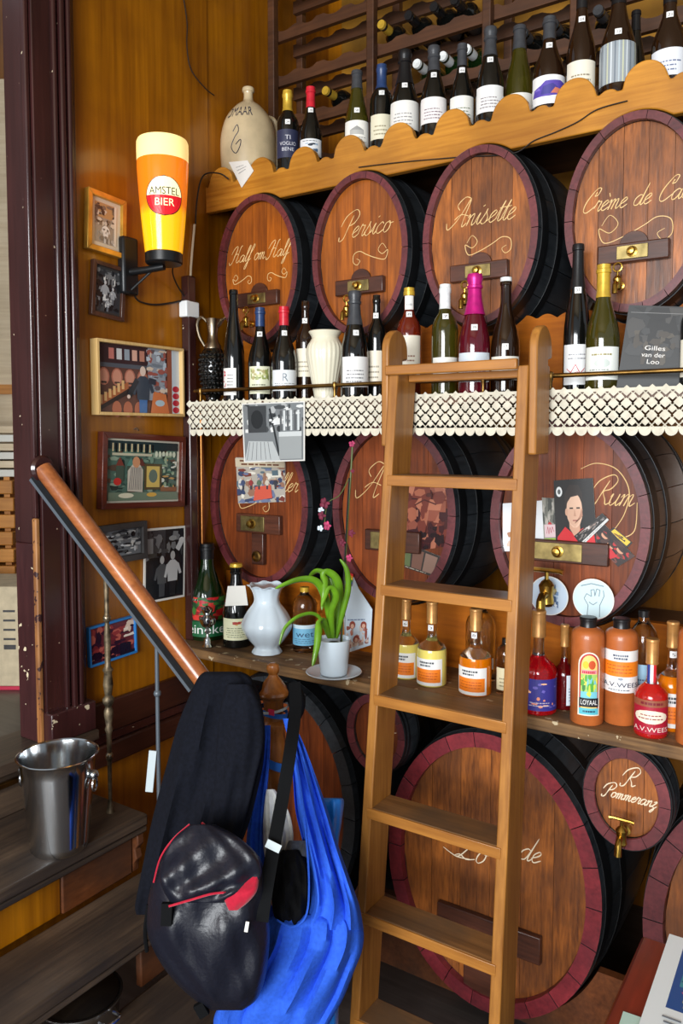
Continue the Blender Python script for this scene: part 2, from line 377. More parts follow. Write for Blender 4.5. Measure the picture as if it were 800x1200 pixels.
def ell(W, H, a): return (W/2*math.cos(a), H/2*math.sin(a))
MESHES = {}
def barrel_meshes(key, W, H, L, rim, ns, nb, bulge):
    """stave, head board and hoop meshes of one barrel size, shared between barrels; front on y=0"""
    if key in MESHES: return MESHES[key]
    staves = []; T = [0, .03, .12, .25, .4, .6, .8, 1.0]
    sc = lambda t: 1 + bulge*math.sin(math.pi*min(1, max(0, t)))
    for i in range(ns):
        gap = 0.012*math.pi/ns*2
        a0, a1 = 2*math.pi*i/ns + gap, 2*math.pi*(i+1)/ns - gap
        A = [a0 + (a1-a0)*q/3 for q in range(4)]
        v = []
        for t in T:
            s = sc(t)
            for a in A:
                x, z = ell(W*s, H*s, a); v.append((x, t*L, z))
            for a in A:
                th = rim if t > .01 else rim*0.92
                x, z = ell(W*s - 2*th, H*s - 2*th, a); v.append((x, t*L, z))
        f = []; m = []
        for j in range(len(T)-1):
            o, p = j*8, (j+1)*8
            for q in range(3):
                f.append((o+q, o+q+1, p+q+1, p+q)); m.append(0)
                f.append((o+4+q+1, o+4+q, p+4+q, p+4+q+1)); m.append(1 if j == 0 else 0)
            f.append((o+4, o, p, p+4)); m.append(0); f.append((o+3, o+7, p+7, p+3)); m.append(0)
        for q in range(3):
            f.append((q+1, q, 4+q, 4+q+1)); m.append(1)
            e = (len(T)-1)*8; f.append((e+q, e+q+1, e+4+q+1, e+4+q)); m.append(0)
        me = bpy.data.meshes.new('stave'); me.from_pydata(v, [], f); me.polygons.foreach_set('material_index', m)
        me.polygons.foreach_set('use_smooth', [True]*len(f)); me.set_sharp_from_angle(angle=R(35)); staves.append(me)
    boards = []
    Wi, Hi = W - 2*rim + 0.004, H - 2*rim + 0.004
    for i in range(nb):
        x0 = -Wi/2 + Wi*i/nb + 0.0005; x1 = -Wi/2 + Wi*(i+1)/nb - 0.0005
        top = []
        for q in range(9):
            x = x0 + (x1-x0)*q/8; h = Hi/2*math.sqrt(max(0.0004, 1-(2*x/Wi)**2)); top.append((x, h))
        pts = top + [(x, -h) for x, h in reversed(top)]
        mb = MB().prism(pts, lambda p: (p[0], 0.0, p[1]), lambda p: (p[0], 0.014, p[1]))
        me = bpy.data.meshes.new('head_board'); me.from_pydata(mb.v, [], mb.f); boards.append(me)
    hoops = []
    for (ta, tb) in ((.035, .10), (.20, .255), (.74, .80), (.90, .965)):
        n = 64; v = []; f = []
        for (t, e) in ((ta, .0004), (ta, .0022), (tb, .0022), (tb, .0004)):
            s = sc(t)
            for i in range(n):
                x, z = ell(W*s + 2*e, H*s + 2*e, 2*math.pi*i/n); v.append((x, t*L, z))
        for j in range(3):
            for i in range(n):
                i2 = (i+1) % n; f.append((j*n+i, j*n+i2, (j+1)*n+i2, (j+1)*n+i))
        me = bpy.data.meshes.new('hoop'); me.from_pydata(v, [], f)
        me.polygons.foreach_set('use_smooth', [True]*len(f)); me.set_sharp_from_angle(angle=R(35)); hoops.append(me)
    MESHES[key] = (staves, boards, hoops)
    return MESHES[key]
def link_mesh(me, name, mats, parent, loc=(0,0,0)):
    o = bpy.data.objects.new(name, me); COL.objects.link(o); o.parent = parent; o.location = loc
    while len(me.materials) < len(mats): me.materials.append(None)
    for i, mt in enumerate(mats):
        if me.materials[i] is None: me.materials[i] = MATS[mt]
        elif me.materials[i] is not MATS[mt]:
            o.material_slots[i].link = 'OBJECT'; o.material_slots[i].material = MATS[mt]
    return o
def barrel(label, cx, cz, yf, W, H, L, rim, ns, nb, head='oak_head', rimm='rim_maroon', bulge=0.12, key=None, recess=0.02):
    key = key or (W, H, L, rim, ns, nb)
    st, bd, hp = barrel_meshes(key, W, H, L, rim, ns, nb, bulge)
    t = thing('barrel', label, 'barrel', (cx, yf, cz - H/2))
    for i, me in enumerate(st): link_mesh(me, 'stave', ['stave_black', rimm], t, (0, 0, H/2))
    for i, me in enumerate(bd): link_mesh(me, 'head_board', [head], t, (0, recess + rnd.uniform(0, .0012), H/2))
    for me in hp: link_mesh(me, 'hoop', ['iron_black'], t, (0, 0, H/2))
    return t
def bung_bar(t, H, w, h, dz, plate=(0.07, 0.03), y=0.02, px=-0.0, hatch=True, knob=0.010):
    """wooden cross bar on the barrel head with its brass plate and knob; dz from the barrel centre"""
    z = H/2 + dz
    b = MB().box(-w/2, w/2, y-0.018, y, z-h/2, z+h/2).build('cross_bar', 'bar_wood', t, bevel=0.003)
    if plate:
        MB().box(px-plate[0]/2, px+plate[0]/2, y-0.0215, y-0.018, z-plate[1]/2, z+plate[1]/2).build('brass_plate', 'brass_plate', b, bevel=0.001)
    if knob:
        k = MB().lathe([(knob*1.25, 0), (knob*1.3, .002), (knob*.7, .004), (knob*.65, .008), (knob, .012), (knob*.8, .018), (.0005, .020)], 16)
        k.build('knob', 'brass', b, loc=(px, y-0.0215, z), rot=(R(90), 0, 0))
    if hatch:
        rr = w*0.20
        pts = [(rr*math.cos(math.pi*i/14), rr*0.9*math.sin(math.pi*i/14)) for i in range(15)]
        MB().prism(pts, lambda p: (px+p[0], y-0.007, z+h/2-.001+p[1]), lambda p: (px+p[0], y, z+h/2-.001+p[1])).build('bung_hatch', 'bar_wood', t, bevel=0.001)
    return b
def tap(t, x, z, s=1.0, y=0.02, ring=True):
    """brass spigot out of the head, spout down, ring or T key on top"""
    mb = MB()
    mb.tube([(x, y, z), (x, y-.012*s, z), (x, y-.013*s, z), (x, y-.04*s, z)], [.010*s, .010*s, .006*s, .006*s], 12)
    yc = y-.038*s
    mb.lathe([(.008*s, -.016*s), (.0105*s, -.012*s), (.0085*s, 0), (.0105*s, .012*s), (.007*s, .017*s), (.0035*s, .020*s)], 14, c=(x, yc, z))
    mb.tube([(x, yc-.006*s, z), (x, yc-.016*s, z), (x, yc-.022*s, z-.006*s), (x, yc-.023*s, z-.026*s)], [.0055*s, .0055*s, .006*s, .0065*s], 12)
    b = mb.build('tap', 'brass', t)
    k = MB(); k.tube([(x, yc, z+.018*s), (x, yc, z+.030*s)], .0028*s, 8)
    if ring:
        k.tube([(x+.010*s*math.cos(a), yc, z+.039*s+.010*s*math.sin(a)) for a in [i*math.pi/8 for i in range(16)]], .0026*s, 7, closed=True)
    else:
        k.tube([(x-.022*s, yc, z+.031*s), (x-.016*s, yc, z+.032*s), (x+.016*s, yc, z+.032*s), (x+.022*s, yc, z+.031*s)], [.004*s, .0032*s, .0032*s, .004*s], 8)
    k.build('tap_key', 'brass', b)
    return b

# --- upper row, four oval casks under the scalloped board
W1, H1, L1, Z1 = 0.329, 0.468, 0.56, 2.132
UP_X = [(P(a, 300, Y=YF).x + P(b, 300, Y=YF).x)/2 for a, b in ((254, 349), (368, 479), (495, 626), (663, 825))]
up_lab = ['oval cask lettered Half om Half, orange head, behind the wall lamp',
          'oval cask lettered Persico under the scalloped bottle board',
          'oval cask lettered Anisette above the pink-foiled bottle',
          'oval cask lettered Creme de Cacao above the standing book']
up_txt = [[('Half om Half', -.005, .035, .235)], [('Persico', .01, .055, .165)], [('Anisette', 0, .035, .18)], [('Crqme de Cacao', .015, .02, .29)]]
up_sw = [[curl(-.075, -.02, .03), curl(.07, -.02, .03, -1)], [curl(.03, .0, .045, -1)], [curl(.02, -.02, .05)], [curl(.0, -.03, .065)]]
up_head = ['oak_head_orange', 'oak_head_orange', 'oak_head', 'oak_head']
BAR = []
UP_X[1] -= .006; UP_X[2] += .004
for i in range(4):
    t = barrel(up_lab[i], UP_X[i], Z1, YF, W1, H1, L1, 0.021, 18, 5, up_head[i])
    le = lettering(t, [], swash=()) if False else lettering(t, [(a, b, H1/2 + c, d) for a, b, c, d in up_txt[i]], swash=[[(x, z + H1/2) for x, z in s] for s in up_sw[i]], y=0.0195)
    bung_bar(t, H1, .165, .046, -.092, (.072, .032))
    tap(t, -.028, H1/2 - .168, 1.0)
    BAR.append(t)

# --- middle row behind the lace shelf
YM = 1.99
W2, H2, L2, Z2 = 0.414, 0.535, 0.56, 1.378
MX = [(P(a, 600, Y=YM).x + P(b, 600, Y=YM).x)/2 for a, b in ((245, 362), (390, 533), (573, 764))]
mid_lab = ['round-headed cask with a photo hung from the lace above it', 'cask behind the orchid stem and the ladder', 'cask lettered Rum with postcards tucked behind its bar']
mid_head = ['oak_head_red', 'oak_head_red', 'oak_head_red']
MID = []
for i in range(3):
    t = barrel(mid_lab[i], MX[i], Z2, YM, W2, H2, L2, 0.026, 20, 5, mid_head[i])
    MID.append(t)
bung_bar(MID[0], H2, .185, .062, -.065, (.10, .05), px=-.02, hatch=False, knob=.013)
bung_bar(MID[1], H2, .185, .062, -.085, (.10, .05), px=-.02, hatch=False, knob=.013)
bung_bar(MID[2], H2, .215, .058, -.075, (.125, .045), px=-.02, hatch=False, knob=.012)
MB().box(-.025, .025, .0, .02, H2/2-.20, H2/2-.096).build('strap', 'bar_wood', MID[0], loc=(-.0, .0, 0), bevel=.003)
k = MB().lathe([(.018, 0), (.018, .006), (.012, .008), (.012, .003), (.0005, .003)], 20); k.build('bung', 'brass_dark', MID[0], loc=(0, 0.0, H2/2-.172), rot=(R(90), 0, 0))
lettering(MID[0], [('Uller', .095, H2/2+.045, .105)], r=.0012, swash=[[(x, z+H2/2) for x, z in curl(-.03, .005, .05)]], y=.0195)
lettering(MID[1], [('A', -.09, H2/2+.04, .06)], r=.0012, y=.0195); lettering(MID[1], [('u', .06, H2/2+.04, .03)], r=.0012, y=.0195)
lettering(MID[2], [('Rum', .108, H2/2+.05, .10)], r=.0012, swash=[[(x, z+H2/2) for x, z in [(.03,.14),(.07,.155),(.12,.14),(.15,.09),(.14,.03),(.11,-.02)]], [(x, z+H2/2) for x, z in [(.17,.06),(.165,-.01),(.13,-.03),(.12,-.01)]]], y=.0195)
tap(MID[2], -.03, H2/2-.178, 1.9, ring=False)

# --- lower row on the floor: big casks and two small ones wedged between them
YL = 1.93
a, b = P(455, 1028, Y=YL), P(706, 1028, Y=YL)
W3, L3 = b.x - a.x, 0.66; H3 = 0.775; Z3 = P(580, 1028, Y=YL).z
BX = (a.x + b.x)/2
lower_big = barrel('largest oval cask standing behind the ladder, red rim, pale gilt lettering', BX, Z3, YL, W3, H3, L3, 0.044, 22, 6, 'oak_head', 'rim_red', key='big', bulge=.07)
lettering(lower_big, [('nde', .092, H3/2+.062, .085)], 'cream_paint', .0014, y=.0195)
lettering(lower_big, [('Lo', -.055, H3/2+.012, .075)], 'cream_paint', .0014, swash=[[(-.14, H3/2+.027), (-.10, H3/2+.012), (-.06, H3/2+.015)]], y=.0195)
bung_bar(lower_big, H3, .30, .075, -.165, None, hatch=False, knob=None)
MB().box(-.07, .07, .006, .02, H3/2-.37, H3/2-.21).build('head_door', 'bar_wood', lower_big, bevel=.003)
BX0 = WX + .325
big_left = barrel('big dark-headed cask hidden behind the hanging coats', BX0, Z3+.03, YL, W3, H3, L3, 0.044, 22, 6, 'oak_head_red', 'stave_black', key='big', bulge=.07)
BX2 = P(752, 1100, Y=YL).x + W3/2
big_right = barrel('big cask beside the red table, only its left rim showing', BX2, Z3+.02, YL, W3, H3, L3, 0.05, 22, 6, 'oak_head', 'rim_maroon', key='big2', bulge=.07)
def small_barrel(label, px0, px1, py0, py1, yf, rim, ns, nb, head):
    x0, x1 = P(px0, (py0+py1)/2, Y=yf).x, P(px1, (py0+py1)/2, Y=yf).x
    z1, z0 = P((px0+px1)/2, py0, Y=yf).z, P((px0+px1)/2, py1, Y=yf).z
    W, H = x1-x0, z1-z0
    return barrel(label, (x0+x1)/2, (z0+z1)/2, yf, W, H, .09, rim, ns, nb, head, 'rim_maroon', .06, recess=.014), W, H
sm, Ws, Hs = small_barrel('small keg wedged under the shelf between big casks, behind the ladder', 406, 474, 814, 906, 1.88, .024, 14, 3, 'oak_head_red')
lettering(sm, [('o', .04, Hs/2-.01, .02)], 'cream_paint', .0012, y=.0135)
pm, Wp, Hp = small_barrel('small keg lettered R Pommeranz with its own brass tap', 683, 786, 877, 996, 1.835, .027, 12, 4, 'oak_head')
lettering(pm, [('R', 0, Hp/2+.026, .024), ('Pommeranz', .004, Hp/2-.010, .118)], 'cream_paint', .0012, y=.0135)
tap(pm, .0, Hp/2-.075, 1.25, y=.014, ring=False)

# ================================================================== SHELVES AND BOARDS
XR = 0.55                    # boards run on past the right edge of the picture
def scallop_outline(x0, x1, zb, zt, period, amp, phase=0):
    """bottom edge straight, top edge a row of rounded bumps with small notches"""
    top = []; n = int((x1-x0)/0.006)
    for i in range(n+1):
        x = x0 + (x1-x0)*i/n; u = ((x - x0)/period + phase) % 1.0
        if u < 0.62: h = math.sqrt(max(0, 1-((u-.31)/.31)**2))
        elif u < 0.70: h = 0.0
        elif u < 0.92: h = 0.16*math.sin((u-.70)/.22*math.pi)**0.5
        else: h = 0.0
        top.append((x, zt + amp*h))
    return [(x0, zb)] + [(x1, zb)] + list(reversed(top))
YB = 1.985
def zY(px, py, Y): return P(px, py, Y=Y).z
zb = (zY(240, 249, YB) + zY(700, 154, YB))/2
def under(x, casks, Y, yf, W, H, cz, L, bulge, sgn):
    """height of the lower (sgn -1) or upper (+1) surface of whichever cask spans x at depth Y, or None"""
    s = 1 + bulge*math.sin(math.pi*min(1, max(0, (Y-yf)/L)))
    for cx in casks:
        u = (x-cx)/(W/2*s + .002)
        if abs(u) < 1: return cz + sgn*(H/2*s + .002)*math.sqrt(1-u*u)
    return None
pts = scallop_outline(WX, XR, zb, zb+.083, .167, .056, (.31 - (P(354, 183, Y=YB).x - WX)/.167) % 1)[2:]
low = []
for i in range(401):
    x = WX + (XR-WX)*i/400; u = under(x, UP_X, YB+.026, YF, W1, H1, Z1, L1, .12, 1)
    low.append((x, max(zb, min(u, zb+.05)) if u else zb))
o = MB().prism(low + pts, lambda p: (p[0], YB, p[1]), lambda p: (p[0], YB+.024, p[1])).build('scalloped_board', 'board_honey', bevel=.003)
tag(o, 'honey-coloured scalloped front board of the top bottle shelf', 'board')
SHELF_TOP = 2.425
o = MB().box(WX, XR, YB+.026, 2.42, SHELF_TOP-.02, SHELF_TOP).build('top_shelf', 'shelf_dark', bevel=.002)
tag(o, 'dark top shelf carrying wine bottles and the stoneware jug', 'shelf')
def cradle(name, label, casks, x0, Y, zlo, zhi, yf, W, H, cz, L, mat, amp=.012):
    top = []
    for i in range(361):
        x = x0 + (XR-x0)*i/360; u = under(x, casks, Y+.025, yf, W, H, cz, L, .12, -1)
        z = zhi - amp + amp*abs(math.sin((x-x0)/.055*math.pi))
        top.append((x, min(z, u-.001) if u else z))
    pts = [(x0, zlo), (XR, zlo)] + list(reversed(top))
    o = MB().prism(pts, lambda p: (p[0], Y, p[1]), lambda p: (p[0], Y+.025, p[1])).build(name, mat)
    return tag(o, label, 'board')
cradle('cradle_board', 'orange scalloped cradle board behind the bottles under the upper casks', UP_X, -1.78, 2.055, 1.706, 1.925, YF, W1, H1, Z1, L1, 'board_orange')
o = MB().box(-1.78, XR, 2.082, 2.5, 1.815, Z1-H1/2*1.121).build('cask_shelf', 'shelf_dark'); tag(o, 'dark shelf bearing the upper row of casks', 'shelf')
LACE_Y = 1.80; LACE_TOP = 1.706
o = MB().box(-1.765, XR, LACE_Y, 2.30, LACE_TOP-.025, LACE_TOP).build('lace_shelf', 'shelf_dark', bevel=.002)
tag(o, 'narrow wooden bottle shelf edged with white lace', 'shelf')
LOW_Z = 0.925; LOW_Y = 1.80
o = MB().box(WX, XR, LOW_Y, 2.30, LOW_Z-.03, LOW_Z).build('worn_shelf', 'shelf_worn', bevel=.003)
tag(o, 'worn bare-wood shelf holding liqueur bottles and the porcelain vase', 'shelf')
cradle('shelf_backboard', 'orange wooden backboard behind the liqueur bottles', MX, WX, 2.07, LOW_Z, 1.13, YM, W2, H2, Z2, L2, 'board_orange', 0)
cradle('cask_bearer', 'rough brown bearer beam on the floor under the big casks', [BX0, BX, BX2], WX+.01, 1.99, 0, .22, YL, W3, H3, Z3, L3, 'riser_brown', 0)
o = MB().box(WX, XR, 2.097, 2.5, 1.03, Z2-H2/2*1.121).build('cask_shelf', 'shelf_dark'); tag(o, 'dark bearer shelf under the middle row of casks', 'shelf')

# ================================================================== LADDER
def proj(p):
    d = Vector(p) - EYE; z = d.dot(FWD)
    return 400 + F*d.dot(RIGHT)/z, CY - F*d.dot(UP)/z
LT, LB = P(456, 428, Y=1.695), P(409, 1200, Y=1.545)
RT, RB = P(606, 428, Y=1.695), P(569, 1200, Y=1.545)
def to_floor(a, b):
    k = a.z/(a.z - b.z); return a + (b-a)*k
LF, RF = to_floor(LT, LB), to_floor(RT, RB)
RF.z = LF.z = 0.0; RF.y = LF.y; RT.y = LT.y
def on_rail(a, b, py):
    lo, hi = 0.0, 1.0
    for _ in range(40):
        m = (lo+hi)/2
        if proj(a + (b-a)*m)[1] < py: lo = m
        else: hi = m
    return a + (b-a)*lo
lad = thing('ladder', 'honey-coloured wooden ladder hooked on the lace shelf rail', 'ladder', LF)
RD, RW = 0.095, 0.026        # rail depth and thickness
rail_dir = (LT - LF).normalized()
ev = Vector((0, 1, 0)); ev = (ev - rail_dir*ev.dot(rail_dir)).normalized()
ex = Vector((1, 0, 0))
def quad_bar(a, b, w, d, name, mat, parent, bev=.003):
    """bar from a to b; w along +X, d along +Y, a/b are the front left edge"""
    a, b = a - LF, b - LF
    v = [a, a+ex*w, a+ex*w+ev*d, a+ev*d, b, b+ex*w, b+ex*w+ev*d, b+ev*d]
    return MB().add(v, [(0,3,2,1),(4,5,6,7),(0,1,5,4),(1,2,6,5),(2,3,7,6),(3,0,4,7)]).build(name, mat, parent, bevel=bev)
quad_bar(LF, LT, RW, RD, 'side_rail', 'ladder_wood', lad)
quad_bar(RF, RT, RW, RD, 'side_rail', 'ladder_wood', lad)
# hook boards screwed to the outer faces: rounded head, small notch behind
def hook_board(x0, x1, base, name='hook_board', rise=.0, drop=.20):
    o0 = base - LF
    pts = [(0, -drop), (RD*.92, -drop), (RD*.92, .0), (RD*.80, .004), (RD*.80, .016), (RD*1.06, .02)]
    r = RD*.53
    for i in range(13):
        a = math.pi*i/12; pts.append((r + r*math.cos(a), .038 + rise + r*1.05*math.sin(a)))
    MB().prism(pts, lambda p: (x0, o0.y + p[0] - .004, o0.z + p[1]), lambda p: (x1, o0.y + p[0] - .004, o0.z + p[1])).build(name, 'ladder_wood', lad, bevel=.004)
hook_board((LT-LF).x - .021, (LT-LF).x - .001, LT)
hook_board((RT-LF).x + RW + .001, (RT-LF).x + RW + .021, RT)
# treads, flush with the rail fronts
for i, py in enumerate((556, 684, 812, 944, 1066, 1190, 1330)):
    a = on_rail(LT, LF, py); b = on_rail(RT, RF, py)
    z = a.z - LF.z; ya = a.y - LF.y; yb = ya
    xa = a.x - LF.x + RW; fr = (LT.z - a.z)/(LT.z - LF.z); xb = (RT + (RF-RT)*fr).x - LF.x
    th = .026
    t = MB().box(xa-.002, xb+.002, ya+.001, ya+RD-.004, z-th, z, 0).build('tread', 'ladder_tread', lad, bevel=.003)
    MB().box(xa-.012, xb+.012, ya-.003, ya+.004, z-th-.001, z-.0012).build('tread_edge', 'tread_front', t, bevel=.0015)
a, b = LT - LF, RT - LF
MB().box(a.x-.004, b.x+.004, a.y-.016, a.y-.001, a.z-.026, a.z-.002).build('top_bar', 'tread_front', lad, bevel=.003)
MB().box(a.x+RW, b.x, a.y+.05, a.y+.08, a.z-.04, a.z-.022).build('top_bar', 'tread_front', lad, bevel=.003)

# ================================================================== LACE, BRASS RAIL
mb = MB(); p = .0275; y0 = LACE_Y - .0035
def lace_pt(x, z, e=0): return (x, y0 - .0025*math.sin(x*31) - .0015*math.sin(x*73+z*40) - e, z)
zt, zbm = LACE_TOP + .002, 1.612
x0l, x1l = -1.757, XR
def lace_quad(cx, cz, s, e=0):
    n = 8; v = []
    for ring, rr in ((0, s), (1, s*.55)):
        for i in range(n):
            a = math.pi*2*i/n; k = rr*(1.0 if i % 2 == 0 else .74)
            v.append(lace_pt(cx + k*math.cos(a), cz + k*math.sin(a), e + ring*.0014))
    mb.add(v, [(i, (i+1) % n, n+(i+1) % n, n+i) for i in range(n)] + [tuple(range(n, 2*n))])
nx = int((x1l-x0l)/p); rows = int((zt-zbm)/(p/2))
for i in range(nx*2):
    for j in range(rows):
        if (i+j) % 2: continue
        cx = x0l + i*p/2; cz = zt - .006 - j*p/2
        lace_quad(cx, cz, p*.44 if (j//1) % 2 == 0 else p*.33)
for k in (1, -1):                                     # threads through all motifs on both diagonals
    for i in range(-5, nx+6):
        pts = []
        for q in range(9):
            z = zt - (zt-zbm)*q/8; x = x0l + i*p + k*(zt-z)
            if x0l-.004 <= x <= x1l: pts.append(lace_pt(x, z, -.0008))
        if len(pts) > 1: mb.tube(pts, .0014, 4)
for i in range(nx):                                   # scalloped hem
    cx = x0l + (i+.5)*p; v = [lace_pt(cx, zbm+.004)]
    for q in range(11):
        a = math.pi + math.pi*q/10; v.append(lace_pt(cx + p*.5*math.cos(a), zbm + .006 + p*.58*math.sin(a), .0008))
    mb.add(v, [(0, q, q+1) for q in range(1, 11)])
top = [x0l + (x1l-x0l)*i/120 for i in range(121)]
mb.add([lace_pt(x, zt) for x in top] + [lace_pt(x, zt-.007) for x in top], [(i, i+1, 122+i, 121+i) for i in range(120)])
mb.add([lace_pt(x, zbm+.010) for x in top] + [lace_pt(x, zbm+.004) for x in top], [(i, i+1, 122+i, 121+i) for i in range(120)])
plain('lace_white', (208, 202, 184), 0.85, noise=.06, nscale=60, bump=.3)
o = mb.build('lace_trim', 'lace_white'); tag(o, 'white crocheted lace trim along the bottle shelf edge', 'lace')
YR = 1.818
zr = (zY(240, 456, YR) + zY(790, 437, YR))/2
xs = [P(x, 450, Y=YR).x for x in (232, 392, 566, 640, 800)]
br = thing('brass_rail', 'thin brass gallery rail in front of the bottles above the lace', 'rail', (xs[0], YR, LACE_TOP))
MB().tube([(-.015, 0, zr-LACE_TOP), (XR-xs[0]-.02, 0, zr-LACE_TOP)], .0055, 10).build('rod', 'brass_dark', br)
for x in (xs[0]+.01, xs[1], xs[2], xs[3]+.01, -.22, .1, .42):
    MB().lathe([(.011, 0), (.011, .003), (.0045, .006), (.004, .02), (.006, zr-LACE_TOP-.008), (.0085, zr-LACE_TOP), (.006, zr-LACE_TOP+.008), (.002, zr-LACE_TOP+.010)], 12, c=(x-xs[0], 0, 0)).build('rail_post', 'brass_dark', br)

# ================================================================== WINE RACK ABOVE
YK = 2.275
rk = thing('wine_rack', 'dark wooden wine rack of posts and notched rails behind top shelf', 'rack', (-1.2, YK, SHELF_TOP))
rz = [zY(313, 39, YK), zY(315, 91, YK), zY(317, 143, YK)]
rstep = (rz[0]-rz[2])/2; ZK = [rz[2] + rstep*i for i in range(-1, 7)]
px = [P(x, 60, Y=YK).x for x in (317, 433, 569, 672)] + [-.15, .25]; RACK_X = px
def loc(x, y, z): return (x + 1.2, y - YK, z - SHELF_TOP)
for x in px:
    for yy in (YK, YK+.17):
        a, b = loc(x-.014, yy, SHELF_TOP), loc(x+.014, yy+.028, 3.7)
        MB().box(a[0], b[0], a[1], b[1], a[2], b[2]).build('post', 'rack_brown', rk, bevel=.003)
for z in ZK:
    if z < SHELF_TOP + .02: continue
    for yy in (YK+.029, YK+.15):
        xa, xb = px[0] - .012, px[-1]
        n = 130; top = []
        for i in range(n+1):
            x = xa + (xb-xa)*i/n; u = ((x-xa)/.105) % 1.0
            top.append((x, z + .018 - (.012*math.sqrt(max(0, 1-((u-.5)/.3)**2)) if abs(u-.5) < .3 else 0)))
        pts = [(xa, z-.026), (xb, z-.026)] + list(reversed(top))
        MB().prism(pts, lambda q: loc(q[0], yy, q[1]), lambda q: loc(q[0], yy+.018, q[1])).build('rail', 'rack_brown', rk)
o = struct(MB().box(px[0]+.03, 1.2, 2.69, 2.715, 2.2, 3.74).build('wall_rack_panel', 'rack_back'))

# ================================================================== FLAT PRINTS
pm_, nt_, b_ = new_mat('print')
at_ = nt_.nodes.new('ShaderNodeAttribute'); at_.attribute_name = 'Col'
nt_.links.new(at_.outputs['Color'], b_.inputs['Base Color']); b_.inputs['Roughness'].default_value = .45
pm_, nt_, b_ = new_mat('print_gloss')
at_ = nt_.nodes.new('ShaderNodeAttribute'); at_.attribute_name = 'Col'
nt_.links.new(at_.outputs['Color'], b_.inputs['Base Color']); b_.inputs['Roughness'].default_value = .2
TEXT_CACHE = {}
def text_geo(body):
    """flat text mesh in the built-in font, unit size, (verts, faces, width)"""
    if body not in TEXT_CACHE:
        cu = bpy.data.curves.new('t', 'FONT'); cu.body = body; cu.size = 1.0; cu.resolution_u = 3
        ob = bpy.data.objects.new('t', cu); COL.objects.link(ob)
        bpy.context.view_layer.update()
        me = bpy.data.meshes.new_from_object(ob)
        v = [(q.co.x, q.co.y) for q in me.vertices]; f = [tuple(q.vertices) for q in me.polygons]
        bpy.data.objects.remove(ob); bpy.data.curves.remove(cu); bpy.data.meshes.remove(me)
        w = max([q[0] for q in v] + [0.01]); TEXT_CACHE[body] = (v, f, w)
    return TEXT_CACHE[body]
